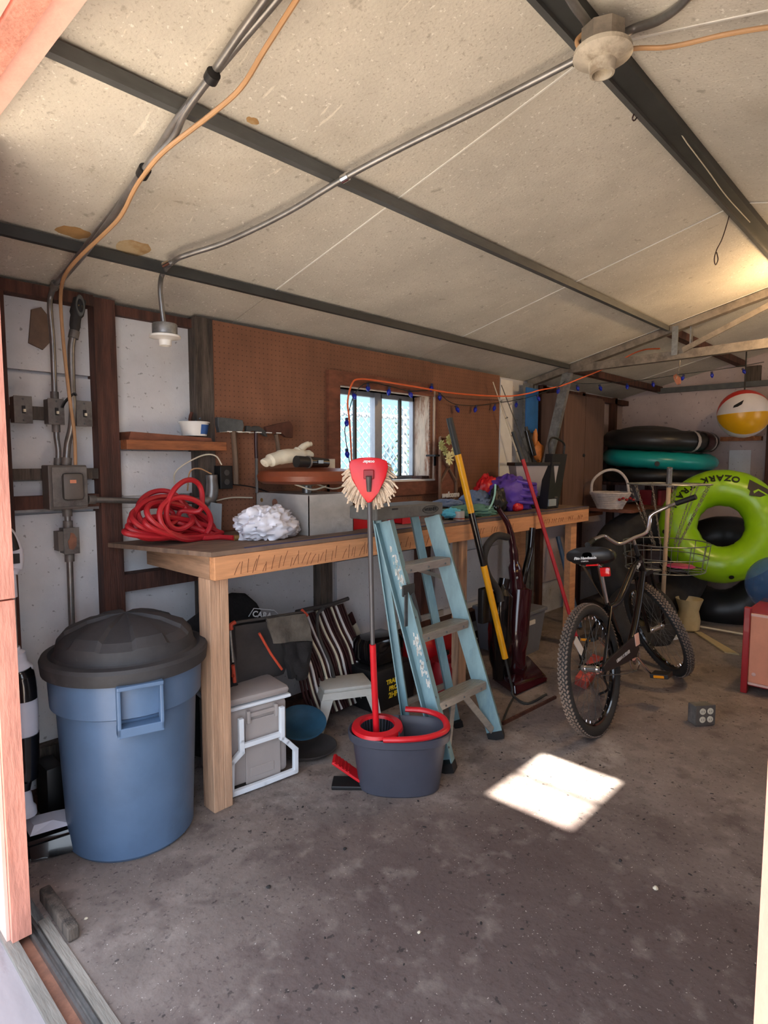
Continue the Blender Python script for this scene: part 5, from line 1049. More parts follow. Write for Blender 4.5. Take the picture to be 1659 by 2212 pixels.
B(Mbk @ Matrix.Translation((0.0, 0.0, WR)) @ Matrix.Rotation(math.radians(-128), 4, 'Y')).box((0.135, -0.004, -0.022), (0.235, 0.004, 0.022), bev=0.003).build('wheel_reflector', 'white_paint', t)
# ================================================================== DISC GOLF BASKET
DB = 4.50; Pb = lambda u, v, d=DB: PD(u, v, d)
pt_, pb_ = Pb(1447, 1010), PZ(1428, 1372); dd = (pb_ - CAM).dot(_fw); 
axd = (pt_ - pb_).normalized()
t = thing('disc_golf_basket', 'portable disc golf basket with hanging chains on a pole beside the bicycle', 'basket', pb_)
pj = pb_.lerp(pt_, 0.90); B().cyl(pb_, pj, 0.016, n=14).build('pole', 'wood_pole', t, True); B().cyl(pj - V((0, 0, .01)), pt_, 0.020, n=14).build('pole_sleeve', 'galv', t, True)
zr = lambda v: Pb(1440, v).z
c1 = pb_.lerp(pt_, (zr(1046) - pb_.z)/(pt_.z - pb_.z)); c2 = pb_.lerp(pt_, (zr(1178) - pb_.z)/(pt_.z - pb_.z)); c3 = pb_.lerp(pt_, (zr(1240) - pb_.z)/(pt_.z - pb_.z))
B().torus(0.287, 0.005, Matrix.Translation(c1), 48, 6).build('chain_ring', 'galv', t, True); B().torus(0.10, 0.003, Matrix.Translation(c1), 32, 5).build('chain_ring', 'galv', t, True)
for k in range(4): a = k*math.pi/2 + .4; B().cyl(c1, c1 + V((0.287*math.cos(a), 0.287*math.sin(a), 0)), 0.004, n=6).build('ring_spoke', 'galv', t, True)
B().torus(0.307, 0.0045, Matrix.Translation(c2), 48, 6).build('basket_hoop', 'galv', t, True); B().torus(0.30, 0.0035, Matrix.Translation(c2.lerp(c3, 0.5)), 48, 6).build('basket_hoop', 'galv', t, True); B().torus(0.285, 0.0045, Matrix.Translation(c3), 48, 6).build('basket_hoop', 'galv', t, True)
for k in range(14):
    a = k*2*math.pi/14; d = V((math.cos(a), math.sin(a), 0)); B().tube([c2 + d*0.307, c3 + d*0.285, c3 + V((0, 0, -0.012)) + d*0.03], 0.003, 5).build('basket_wire', 'galv', t, True)
for k in range(11):
    a = k*2*math.pi/11 + 0.2; d = V((math.cos(a), math.sin(a), 0)); R0, R1 = (0.278, 0.09)
    A0 = c1 + d*R0; A1 = c2.lerp(c3, .1) + d*R1; b = B(); N = 26; prev = None
    for i in range(N):
        f = (i + .5)/N; p = A0.lerp(A1, f); 
        T = look(p, A1) @ Matrix.Rotation(math.pi/2*(i % 2), 4, 'Z') @ Matrix.Rotation(math.pi/2, 4, 'X') @ Matrix.Diagonal((0.55, 1, 1, 1))
        b.torus(0.012, 0.0024, T, 8, 4)
    b.build('chain', 'galv_dull', t)
c = c3 + V((0.05, -0.10, 0.022)); B().lathe([(0.001, 0.016), (0.08, 0.015), (0.104, 0.004), (0.106, 0.0), (0.10, 0.0), (0.001, 0.01)], Matrix.Translation(c), 28).build('disc', 'pink_disc', None, True, 'pink flying disc lying in the disc golf basket', 'disc')
# ================================================================== RACK WITH FLOATS AT THE BACK
rk = thing('storage_rack', 'dark wooden storage rack in the back corner under the pool floats', 'rack', (6.0, 2.2, 0))
rz1, rz2 = 0.985, 1.20
B().box((5.20, 2.0, rz1 - 0.03), (6.58, 2.398, rz1)).build('shelf', 'trim_wood', rk); B().box((5.80, 1.75, rz2 - 0.03), (6.58, 2.6, rz2)).build('shelf', 'stud_dark', rk)
for x, y in ((5.64, 2.04), (5.64, 2.36), (6.54, 2.04), (6.54, 2.36)): B().box((x - 0.02, y - 0.02, 0), (x + 0.02, y + 0.02, rz1 - 0.031)).build('leg', 'stud_dark', rk)
for x, y in ((5.84, 2.04), (6.54, 2.04), (6.54, 2.36)): B().box((x - 0.02, y - 0.02, rz1 + 0.001), (x + 0.02, y + 0.02, rz2 - 0.031)).build('leg', 'stud_dark', rk)
B().box((5.9, 2.0, rz1 + 0.001), (6.2, 2.2, rz1 + 0.14)).build('crate', 'red_dark', None, label='dark red box on the rack shelf beside the wicker basket', cat='box')
ft = V((6.04, 2.09, rz2))
t = thing('pool_float', 'black inflatable ring with a faded rim, lowest of the stacked floats', 'pool float', ft); B().torus(0.40, 0.085, Matrix.Translation(ft + V((0, 0, 0.068))), 48, 14, 0.8, 0.06).build('ring', 'black', t, True)
t = thing('pool_float', 'teal inflatable ring with black valve in the stack of floats', 'pool float', ft + V((0, 0, .14))); B().torus(0.405, 0.105, Matrix.Translation(ft + V((0, 0, 0.215))) @ Matrix.Rotation(math.radians(4), 4, 'X'), 60, 16, 0.75, 0.10).build('ring', 'teal_vinyl', t, True)
vp = PD(1419, 1003, 5.25); vv = ft + V((-0.30, -0.42, 0.20)); B().lathe([(0.022, 0), (0.022, 0.006), (0.001, 0.008)], facing(PD(1419, 1002, (V((5.66, 1.80, 1.4)) - CAM).dot(_fw)), (_rt.x, _rt.y, 0), (0, 0, 1)), 16).build('valve', 'black', t, True)
t = thing('pool_float', 'black lounge float with grey and white striped head, topmost of the stacked floats', 'pool float', ft + V((0, 0, .3)))
fp = ft + V((0, 0, 0.392)); B().torus(0.39, 0.115, Matrix.Translation(fp) @ Matrix.Rotation(math.radians(3), 4, 'X'), 60, 16, 0.8, 0.04).build('ring', 'vinyl_black', t, True)
B().blob(fp + V((-0.06, 0.08, 0.055)), (0.36, 0.34, 0.085), 28, 0.1, 2, 3).build('floor_sheet', 'vinyl_grey', t, True)
for i, a in enumerate((4.15, 4.40, 4.65, 4.90, 5.15, 5.40)): B().torus(0.39, 0.124, Matrix.Translation(fp + V((0, 0, .001))) @ Matrix.Rotation(math.radians(3), 4, 'X'), 4, 16, 0.8, 0, a, a + (0.20 if i % 2 else 0.06)).build('stripe', ['cooler_grey', 'maroon_dull'][i % 2], t, True)
# wicker basket on the lower shelf
wb_ = PD(1318, 1062, 5.28); wb_.z = rz1; t = thing('wicker_basket', 'pale wicker hamper with tall handle and red bow on the rack shelf', 'basket', wb_)
Mw = Matrix.Translation(wb_)
for k in range(9): B().torus(0.10 + 0.008*k, 0.010, Mw @ Matrix.Translation((0, 0, 0.012 + 0.016*k)), 30, 6, 1, 0.5).build('weave_row', 'wicker', t, True)
sd_ = V((_rt.x, _rt.y, 0)); B().tube([wb_ - sd_*0.165 + V((0, 0, .13)), wb_ - sd_*0.15 + V((0, 0, .25)), wb_ - sd_*0.05 + V((0, 0, .33)), wb_ + sd_*0.06 + V((0, 0, .33)), wb_ + sd_*0.14 + V((0, 0, .25)), wb_ + sd_*0.165 + V((0, 0, .13))], 0.012, 8, smooth=5).build('handle', 'wicker', t, True)
for k in range(5): B().ball(wb_ + sd_*(0.02 + 0.03*k) - V((_fh.x, _fh.y, 0))*0.165 + V((0, 0, 0.09 + 0.012*(k % 2))), 0.014, 8, (1.4, 1, .8)).build('bow', 'red_dark', t, True)
# ---- dark inner tubes and the green ring
nrm = lambda d: -V((ray(*d).x, ray(*d).y, 0)).normalized()
def leanring(u, v, d, R, r, m, name, lab, tiltz, tilt, wob=0.05, cat='pool float', k=18, n=64):
    c = PD(u, v, d); nn = -(ray(u, v)); yaw = math.atan2(nn.y, nn.x) + tiltz
    M = Matrix.Translation(c) @ Matrix.Rotation(yaw, 4, 'Z') @ Matrix.Rotation(math.pi/2 - tilt, 4, 'Y')
    t = thing(name, lab, cat, V((c.x, c.y, c.z - R - r*.5))); B().torus(R, r, M, n, k, 1.0, wob).build('ring', m, t, True); return t, M, c
leanring(1400, 1218, 5.35, 0.34, 0.155, 'rubber', 'inner_tube', 'big dull black inner tube leaning between the bench and the pole', 0.25, math.radians(20), 0.03, 'inner tube')
leanring(1560, 1235, 5.50, 0.355, 0.18, 'vinyl_black', 'inner_tube', 'black inflatable ring on the floor below the green ring', -0.2, math.radians(28), 0.05, 'inner tube')
leanring(1385, 1335, 4.75, 0.17, 0.105, 'rubber', 'inner_tube', 'small dark inner tube on the floor behind the front bicycle wheel', 0.3, math.radians(25), 0.04, 'inner tube')
t, Mg, cg = leanring(1557, 1136, 4.97, 0.318, 0.150, 'green_vinyl', 'swim_ring', 'bright lime green inflatable ring with black lettering leaning at the back', 0.0, math.radians(14), 0.05)
r_ = 0.152
def on_ring(u0, v0, h=0.0):
    return PD(u0, v0, 4.97)
word = 'OZARK TRAIL'; R0 = 0.318; th0 = 0; dth = math.radians(9.0)
Mt0 = Mg
# local axes of the ring as seen from the front: find which local direction is up on the picture
def ring_dir(ang):   # unit vector in the ring's plane, ang measured from picture right, anticlockwise
    z = Mg.to_3x3() @ V((0, 0, 1)); upv = (V((0, 0, 1)) - z*z.z).normalized(); rv = upv.cross(z).normalized()
    return rv*math.cos(ang) + upv*math.sin(ang), z
zf = (Mg.to_3x3() @ V((0, 0, 1)))
front = 1 if zf.dot(_fw) < 0 else -1
for i, ch in enumerate(word):
    if ch == ' ': continue
    ang = math.radians(76) + i*math.radians(8.6); dr, z = ring_dir(ang if front > 0 else ang); z = zf*front
    upv = (V((0, 0, 1)) - z*z.z).normalized(); rv = upv.cross(z).normalized(); dr = rv*math.cos(ang) + upv*math.sin(ang)
    rr = R0 + 0.055; pos = cg + dr*rr + z*(math.sqrt(r_**2 - 0.055**2) + 0.002); nz_ = (z*0.93 + dr*0.36).normalized()
    ydir = -dr; xdir = ydir.cross(nz_)
    Mx = Matrix((xdir.normalized(), (nz_.cross(xdir)).normalized(), nz_)).transposed().to_4x4(); Mx.translation = pos
    text('lettering', ch, 0.075, Mx, 'black_lacquer_text', t, 0.003, bold=0.0015)
z = zf*front; upv = (V((0, 0, 1)) - z*z.z).normalized(); rv = upv.cross(z).normalized()
def badge(ang, rr, sz, m, pts=None, hh=0.0):
    dr = rv*math.cos(ang) + upv*math.sin(ang); o = rr - R0; nz_ = (z*math.sqrt(max(0.01, r_**2 - o*o)) + dr*o).normalized(); pos = cg + dr*R0 + nz_*(r_ + 0.001 + hh)
    xd = upv.cross(nz_).normalized(); Mx = Matrix((xd, nz_.cross(xd), nz_)).transposed().to_4x4(); Mx.translation = pos
    b = B(); b.prism(pts or [(sz*math.cos(q*math.pi/8), sz*math.sin(q*math.pi/8)) for q in range(16)], 0, 0.003, Mx); return b.build('badge' if pts else 'valve', m, t)
badge(math.radians(180 + 12), 0.42, 0.017, 'black'); badge(math.radians(282), 0.43, 0.019, 'black')
badge(math.radians(48), 0.36, 0.05, 'black', [(-0.055, 0.095), (0.02, 0.05), (0.07, 0.02), (0.075, -0.02), (0.02, -0.05), (-0.06, -0.04), (-0.05, 0.0), (-0.07, 0.02)]); badge(math.radians(47), 0.36, 0.05, 'green_vinyl', [(-0.035, 0.0), (0.0, 0.02), (0.06, -0.02), (0.055, -0.03), (0.0, 0.005), (-0.03, -0.02)], 0.003)
# ---- beach ball hanging from the roof
bc2 = PD(1606, 894, 5.3); br = 0.208; hook = PD(1610, 770, 5.3); hook.z = roofz(hook.y) - 0.06
hook = V((bc2.x, bc2.y, roofz(bc2.y) - 0.002))
t = thing('beach_ball', 'red white and yellow beach ball hanging from the ceiling on a black cord', 'beach ball', bc2 - V((0, 0, br)))
vd = -ray(1606, 894); az0 = math.atan2(vd.y, vd.x)
vh = V((vd.x, vd.y, 0)).normalized(); zz = (V(_rt) + vh*0.35 + V((0, 0, 0.05))).normalized(); xx = (vh - zz*vh.dot(zz)).normalized(); yy_ = zz.cross(xx)
Mbb = Matrix((xx, yy_, zz)).transposed().to_4x4(); Mbb.translation = bc2
for mm, g0_, g1_ in (('ball_yellow', 0, 62), ('ball_white', 62, 120), ('ball_blue', 120, 180), ('ball_white', 180, 240), ('ball_red', 240, 308), ('ball_white', 308, 360)): B().lathe([(max(0.0005, br*math.sin(math.pi*j/16)), -br*math.cos(math.pi*j/16)*1.0) for j in range(17)], Mbb, 8, False, False, a0=math.radians(g0_), a1=math.radians(g1_)).build('gore', mm, t, True)
B().cyl(bc2 + V((0, 0, br - .004)), hook, 0.006, n=8).build('cord', 'black', t, True)
vdn = V(vd).normalized(); ld = (vdn + V((0, 0, 0.42)) - _rt*0.30).normalized(); lr = V((0, 0, 1)).cross(ld).normalized(); lu = ld.cross(lr)
Ml = Matrix((lr, lu, ld)).transposed().to_4x4(); Ml.translation = bc2 + ld*(br + 0.001); B().prism([(-0.035, -0.02), (0.0, -0.012), (0.03, 0.008), (0.04, 0.045), (0.015, 0.03), (-0.03, 0.0)], 0, 0.002, Ml).build('logo', 'black', t)
# ---- clear blue ball and red cabinet at the right edge
cb = PD(1678, 1262, 4.0); t = thing('clear_ball', 'clear blue inflatable ball above the orange panelled cabinet', 'ball', cb - V((0, 0, .2)))
B().ball(cb, 0.185, 32).build('skin', 'clear_blue', t, True, angle=180)
a = PZ(1600, 1493); t = thing('toy_cabinet', 'orange panelled cabinet with red corner post at the right edge', 'cabinet', (a.x, a.y - 0.3, 0))
hC = PX(1620, 1312, a.x).z; B().box((a.x - 0.02, a.y - 0.035, 0.0), (a.x + 0.02, a.y, hC), bev=0.004).build('corner_post', 'red_lacquer', t)
B().box((a.x - 0.02, a.y - 0.70, 0.0), (a.x + 0.02, a.y - 0.66, hC)).build('corner_post', 'red_lacquer', t)
B().box((a.x - 0.002, a.y - 0.66, 0.07), (a.x + 0.012, a.y - 0.036, hC - 0.05)).build('front_panel', 'orange_ply', t)
B().box((a.x - 0.008, a.y - 0.66, 0.055), (a.x + 0.012, a.y - 0.036, 0.069)).build('trim_strip', 'pale_pink', t); B().box((a.x - 0.008, a.y - 0.66, hC - 0.049), (a.x + 0.012, a.y - 0.036, hC - 0.035)).build('trim_strip', 'pale_pink', t)
B().box((a.x + 0.021, a.y - 0.70, 0.04), (a.x + 0.5, a.y - 0.001, hC - 0.03)).build('carcass', 'red_lacquer', t)
p = PX(1628, 1457, a.x - 0.002); B().ball(p, 0.012, 10, (0.4, 1, 1)).build('knob', 'pale_pink', t, True)
# ---- loose things on the floor at the back
p1, p2, p3, p4 = PZ(1500, 1366, .004), PZ(1515, 1367, .004), PZ(1597, 1415, .004), PZ(1565, 1410, .004)
B().prism([(q.x, q.y) for q in (p1, p2, p3, p4)], 0.002, 0.012).build('fan_blade', 'beige_plastic', None, label='long cream fan blade lying flat on the floor near the cabinet', cat='fan blade')
q1, q2 = PZ(1492, 1350, .02), PZ(1640, 1376, .02); B().cyl(q1, q2, 0.008, n=8).build('thin_rod', 'cream', None, True, 'thin pale rod lying on the floor behind the fan blade', 'rod')
q = [PZ(1385, 1372, .003), PZ(1470, 1352, .003), PZ(1480, 1378, .003), PZ(1398, 1392, .003)]; B().prism([(k.x, k.y) for k in q], 0.001, 0.02).build('white_board', 'cooler_white', None, label='white flat board on the floor behind the front bicycle wheel', cat='board')
q = [PZ(1330, 1350), PZ(1392, 1345), PZ(1392, 1368), PZ(1336, 1372)]; B().prism([(k.x, k.y) for k in q], 0.001, 0.03).build('pale_panel', 'beige_plastic', None, label='pale cream panel on the floor behind the bicycle frame', cat='board')
c = PZ(1486, 1362); t = thing('plastic_jug', 'cream plastic jug with wide mouth beside the front bicycle wheel', 'jug', c)
Mj = Matrix.Translation(c) @ Euler((0, 0, 0)).to_matrix().to_4x4(); B().lathe([(0.06, 0), (0.085, 0.02), (0.09, 0.10), (0.075, 0.17), (0.085, 0.21), (0.105, 0.27), (0.10, 0.27), (0.07, 0.18), (0.001, 0.15)], Mj, 28).build('body', 'beige_plastic', t, True)
c = PZ(1415, 1362) ; t = thing('trigger_bottle', 'white trigger bottle standing behind the front bicycle wheel', 'bottle', c); B().lathe([(0.03, 0), (0.035, 0.01), (0.033, 0.14), (0.012, 0.18), (0.012, 0.21), (0.001, .21)], Matrix.Translation(c), 18).build('body', 'beige_plastic', t, True); B().box((c.x - .03, c.y - .01, .211), (c.x + .02, c.y + .01, .235), bev=.004).build('trigger', 'white_paint', t)
# four-outlet box
c = PZ(1530, 1574); Mo = Matrix.Translation(c + V((0.03, 0.03, 0))) @ Matrix.Rotation(YAW - math.pi/2 + 0.15, 4, 'Z'); t = thing('outlet_box', 'square grey metal box with four round white sockets lying on the floor', 'outlet box', c)
B(Mo).box((-0.052, -0.005, 0.0), (0.055, 0.065, 0.105), bev=0.006).build('box', 'box_grey', t); B(Mo).box((-0.056, -0.010, 0.002), (0.058, -0.0055, 0.112), bev=0.004).build('cover_plate', 'panel_grey', t)
for i in (-1, 1):
    for j in (0, 1):
        Ms_ = Mo @ Matrix.Translation((0.004 + i*0.022, -0.0105, 0.036 + j*0.044)) @ Matrix.Rotation(math.pi/2, 4, 'X'); so_ = B().lathe([(0.017, 0), (0.017, 0.003), (0.001, 0.003)], Ms_, 20).build('socket', 'cream', t)
        for k in (-1, 1): B(Ms_).box((k*0.006 - 0.001, -0.005, 0.0025), (k*0.006 + 0.001, 0.004, 0.0035)).build('slot', 'black', so_)
# plywood cupboard at the end of the bench
xa = 4.72; t = thing('plywood_cupboard', 'tall brown plywood cupboard beyond the bench end', 'cupboard', (5.1, 2.4, 0.9))
B().box((xa, 2.42, 0.93), (5.52, 2.607, 1.97)).build('carcass', 'cabinet_ply', t)
B().box((xa + .01, 2.40, 0.95), (5.12, 2.418, 1.95)).build('door', 'cabinet_ply', t); B().box((5.13, 2.40, 0.95), (5.51, 2.418, 1.95)).build('door', 'cabinet_ply', t)
B().box((4.70, 2.4, 0.90), (5.54, 2.607, 0.928)).build('base_board', 'shelf_wood', t)
for x_, z_ in ((5.1, 1.45),): B().ball((x_, 2.395, z_), 0.014, 10).build('knob', 'black', t, True)
# sticks under the bench end
for i, (a, b2, r, m_, lab) in enumerate((((1180, 1165), (1213, 1262), 0.006, 'cream', 'thin pale stick leaning under the right end of the bench'), ((1205, 1160), (1222, 1230), 0.02, 'blue_lid', 'blue and white board edge leaning under the right end of the bench'), ((1240, 1190), (1285, 1262), 0.012, 'wood_pole', 'short tan stick leaning behind the right bench leg'))):
    pa, pb = PY(*a, 2.54), PY(*b2, 2.42); d = pb - pa; pc = pa + d*((0.012 - pa.z)/d.z); B().cyl(pa, pc, r, n=8).build('stick', m_, None, True, lab, 'stick')
# ================================================================== ELECTRICS ON THE LEFT WALL
yE = 2.585
Q = lambda u, v, y=yE: PY(u, v, y)
def ebox(u0, v0, u1, v1, name, lab, y0=2.555, y1=2.612, m='box_grey'):
    x0, x1, za, zb = rY(u0, v0, u1, v1, y0); t = thing(name, lab, 'electrical box', ((x0+x1)/2, y1, za))
    B().box((x0 + .002, y0 + .004, za + .002), (x1 - .002, y1, zb - .002), bev=0.003).build('box', 'panel_grey', t); B().box((x0, y0 - .001, za), (x1, y0 + .0035, zb), bev=0.001).build('cover_plate', m, t)
    return t, x0, x1, za, zb
for u0, v0, u1, v1, lab in ((30, 855, 70, 914, 'grey toggle switch box, leftmost of the three on the wall'), (104, 861, 139, 917, 'grey toggle switch box under the tall thin conduit, middle of three'), (165, 866, 199, 921, 'grey toggle switch box, rightmost of the three by the stud')):
    t, x0, x1, za, zb = ebox(u0, v0, u1, v1, 'switch_box', lab); xm, zm = (x0+x1)/2, (za+zb)/2; t['group'] = 'switch boxes on the left wall'
    B().box((xm - .005, 2.545, zm - .014), (xm + .005, 2.553, zm + .014)).build('switch_slot', 'black', t); B().box((xm - .004, 2.535, zm - .010), (xm + .004, 2.552, zm + .001), bev=0.001).build('toggle', 'cream', t)
    for dz_ in (-0.04, 0.04): B().ball((xm, 2.5535, zm + dz_), 0.004, 8, (1, .4, 1)).build('screw', 'steel_dark', t, True)
x0, x1, za, zb = rY(106, 1005, 190, 1100, 2.53)
t = thing('junction_panel', 'large grey metal fuse box with rounded raised cover on the left wall', 'electrical box', ((x0+x1)/2, 2.6, za))
B().box((x0, 2.535, za), (x1, 2.610, zb), bev=0.004).build('box', 'panel_grey', t); B().box((x0 + .012, 2.528, za + .01), (x1 - .002, 2.534, zb - .006), bev=0.002).build('door', 'box_grey', t)
B().box((x0 + .045, 2.512, za + .035), (x1 - .02, 2.5275, zb - .03), bev=0.014).build('raised_cover', 'panel_grey', t, True)
B().box((x0 + .07, 2.5105, zb - .07), (x1 - .05, 2.512, zb - .057)).build('warning_label', 'orange_ply', t)
t, x0, x1, za, zb = ebox(138, 1140, 172, 1197, 'outlet_cover', 'grey box with a rusty torn centre below the fuse box'); B().prism([(-.012, -.03), (.004, -.036), (.016, -.02), (.018, .01), (.008, .03), (-.004, .034), (-.008, .012), (-.016, 0)], 0, 0.002, facing(((x0+x1)/2, 2.5535, (za+zb)/2), (1, 0, 0), (0, 0, 1))).build('rust_patch', 'rust', t)
x0, x1, za, zb = rY(124, 1148, 136, 1190, 2.57); B().box((x0, 2.56, za), (x1, 2.61, zb)).build('side_box', 'panel_grey', t)
def cond(name, lab, pts, r, m='conduit', k=5, ends=True, cat='conduit', sleeves=()):
    t = thing(name, lab, cat, pts[-1]); B().tube(pts, r, 12, smooth=k).build('pipe', m, t, True)
    if ends:
        for a, b2 in ((pts[0], pts[1]), (pts[-1], pts[-2])):
            d = (V(b2) - V(a)).normalized(); B().cyl(V(a) - d*0.002, V(a) + d*0.028, r*1.45, n=12).build('coupling', 'box_grey', t, True)
    return t
cond('conduit', 'thin steel conduit rising from the middle switch box to the ceiling', [Q(118, 862), Q(116, 800), Q(113, 730), Q(108, 670), Q(110, 638), Q(120, 612, 2.52)], 0.0105)
cond('conduit', 'short bent conduit between middle switch box and fuse box', [Q(121, 918), Q(122, 945), Q(126, 975), Q(125, 1005)], 0.0105)
cond('conduit', 'thick bent conduit from the black elbow fitting down to the fuse box', [Q(161, 716, 2.57), Q(154, 750, 2.57), Q(155, 820, 2.56), Q(157, 880, 2.535), Q(154, 925, 2.55), Q(146, 960, 2.57), Q(143, 1004, 2.57)], 0.0135)
t = thing('conduit_elbow', 'dark cast conduit elbow with open side at the wall top', 'conduit fitting', Q(162, 716))
B().tube([Q(161, 720, 2.57), Q(163, 690, 2.57), Q(168, 668, 2.57), Q(172, 648, 2.575)], 0.022, 14, smooth=4, rads=[0.017, 0.02, 0.026, 0.024]).build('body', 'rubber', t, True)
B().torus(0.020, 0.005, facing(Q(173, 660, 2.542), (1, 0, 0), (0.25, 0, 1)) @ Matrix.Diagonal((0.7, 1.7, 1, 1)), 24, 6).build('opening_rim', 'steel_dark', t, True); B().box(Q(169, 675, 2.55) - V((0, 0.004, 0)), Q(177, 660, 2.55)).build('brass_insert', 'brass', t)
cond('conduit', 'short steel conduit between fuse box and rusty box', [Q(145, 1100), Q(146, 1120), Q(147, 1140)], 0.0125)
cond('conduit', 'steel conduit running down the wall behind the blue bin', [Q(150, 1198), Q(152, 1260), Q(156, 1380), Q(158, 1480)], 0.0125)
cond('conduit', 'horizontal steel conduit from the fuse box across the stud', [Q(191, 1079, 2.57), Q(258, 1081, 2.57), Q(340, 1083, 2.57), Q(435, 1083, 2.57)], 0.0125)
t = thing('conduit_junction', 'grey cast conduit junction with white cable behind the red hose', 'conduit fitting', Q(452, 1085, 2.56)); B().tube([Q(434, 1083, 2.56), Q(452, 1080, 2.56), Q(458, 1060, 2.56), Q(457, 1026, 2.56)], 0.024, 14, smooth=4, rads=[0.018, 0.028, 0.03, 0.028]).build('body', 'conduit', t, True)
x0, x1, za, zb = rY(475, 1006, 502, 1056, 2.55); t = thing('wall_socket', 'black double wall socket on the pegboard beside the axe handle', 'wall socket', ((x0+x1)/2, 2.6, za)); B().box((x0, 2.545, za), (x1, 2.60, zb), bev=0.003).build('box', 'black', t)
for k in (0.3, 0.7): B().lathe([(0.014, 0), (0.014, 0.003), (0.001, 0.003)], facing(((x0+x1)/2, 2.545, za + (zb-za)*k), (1, 0, 0), (0, 0, 1)), 16).build('outlet', 'vinyl_grey', t)
x0, x1, za, zb = rY(450, 1088, 482, 1130, 2.52); B().beam(((x0+x1)/2 - .012, 2.52, BZ + .001), ((x0+x1)/2 + .012, 2.545, zb), 0.06, 0.03, (0, 1, 0), 0.003).build('timer_box', 'lcd', None, label='small pale grey box with green label tilted behind the red hose', cat='box')
for i, (pts, m_, lab) in enumerate((([Q(377, 1045, 2.62), Q(378, 1022, 2.6), Q(400, 1002, 2.58), Q(440, 983, 2.57), Q(466, 985, 2.55), Q(479, 1004, 2.54)], 'cream', 'white cable arching from the wall to the black socket'), ([Q(405, 1060, 2.6), Q(410, 1020, 2.58), Q(430, 1012, 2.56), Q(457, 1024, 2.55)], 'tan_cable', 'pale cable looping into the grey conduit junction'), ([Q(457, 1084, 2.58), Q(500, 1075, 2.585), Q(545, 1075, 2.585)], 'cream', 'white cable lying along the pegboard foot'), ([Q(500, 1046, 2.55), Q(545, 1052, 2.55), Q(600, 1068, 2.56), Q(650, 1068, 2.56)], 'black', 'black flex drooping behind the steel box'))):
    B().tube(pts, 0.0035, 6, smooth=6).build('cable', m_, None, True, lab, 'cable')
# tape around conduits
B().tube([Q(134, 880, 2.55), Q(142, 866, 2.535), Q(160, 851, 2.53), Q(164, 855, 2.53)], 0.008, 8, smooth=4, flat=0.4).build('tape', 'black', None, True, 'black tape strip wrapped round the thick bent conduit', 'tape')
# ================================================================== CONDUITS AND CABLES ON THE CEILING
def R_(u, v, off=0.055): return PR(u, v, off)
cond('ceiling_conduit', 'thin steel conduit climbing the ceiling from the left wall corner', [Q(120, 612, 2.52), R_(140, 590), R_(175, 545), R_(235, 470), R_(308, 372), R_(380, 262, .06), R_(412, 220, .06), R_(470, 150), R_(530, 78), R_(600, -4), R_(640, -60)], 0.0095, ends=False)
cond('ceiling_conduit', 'second steel conduit crossing over the first beneath the middle purlin', [Q(126, 612, 2.54), R_(148, 588, .075), R_(185, 545, .075), R_(245, 465, .075), R_(310, 368, .075), R_(372, 300, .07), R_(400, 242, .065), R_(455, 165, .06), R_(520, 70, .06), R_(575, -6, .06), R_(610, -60, .06)], 0.0095, ends=False)
B().tube([Q(163, 1004, 2.545), Q(161, 940, 2.535), Q(153, 880, 2.52), Q(148, 840, 2.53), Q(139, 760, 2.54), Q(133, 690, 2.54), Q(131, 640, 2.53), R_(138, 600, .10), R_(165, 562, .10), R_(225, 505, .10), R_(262, 465, .09), R_(290, 410, .09), R_(318, 368, .09), R_(360, 322, .09), R_(455, 248, .09), R_(520, 190, .09), R_(570, 110, .09), R_(608, 50, .08), R_(645, -8, .08), R_(670, -50, .08)], 0.0065, 8, smooth=5).build('tan_cable', 'tan_cable', None, True, 'tan sheathed cable hanging along the left ceiling conduits', 'cable')
for u, v, lab in ((310, 372, 'black tape band lower on the ceiling conduits'), (458, 166, 'black tape band higher on the ceiling conduits')):
    a = R_(u - 4, v + 7, .075); b2 = R_(u + 4, v - 8, .075); B().cyl(a, b2, 0.0175, n=14).build('tape', 'black', None, True, lab, 'tape')
off = 0.06
dr = [R_(1246, 128, .07), R_(1130, 188, off), R_(1000, 254, off), R_(870, 318, off), R_(745, 384, off), R_(640, 448, off), R_(560, 490, off), R_(480, 526, off), R_(412, 548, off), R_(378, 562, off)]
e = dr[-1]; xF = e.x; yF = 2.31
tailp = [PY(352, 590, yF), PY(346, 620, yF), PY(349, 660, yF), PY(354, 702, yF)]
t = cond('light_conduit', 'long steel conduit from the ridge light down to the hanging lamp holder', dr + tailp, 0.0095, ends=False)
for u, v in ((745, 384), (362, 570), (1242, 130)):
    B().cyl(R_(u - 7, v + 4, off), R_(u + 7, v - 4, off), 0.0135, n=12).build('coupling', 'chrome', t, True)
fp_ = PY(356, 712, yF); Ml_ = Matrix.Translation(fp_)
t = thing('lamp_holder', 'white porcelain lamp holder without bulb hanging in front of the left wall', 'light fixture', fp_ - V((0, 0, .07)))
B().lathe([(0.001, 0.022), (0.045, 0.022), (0.048, 0.018), (0.048, -0.018)], Ml_, 32).build('metal_box', 'galv', t, True)
B().lathe([(0.048, -0.019), (0.060, -0.024), (0.060, -0.032), (0.030, -0.038), (0.024, -0.042), (0.024, -0.062), (0.019, -0.064), (0.017, -0.05), (0.001, -0.05)], Ml_, 32).build('porcelain', 'white_paint', t, True)
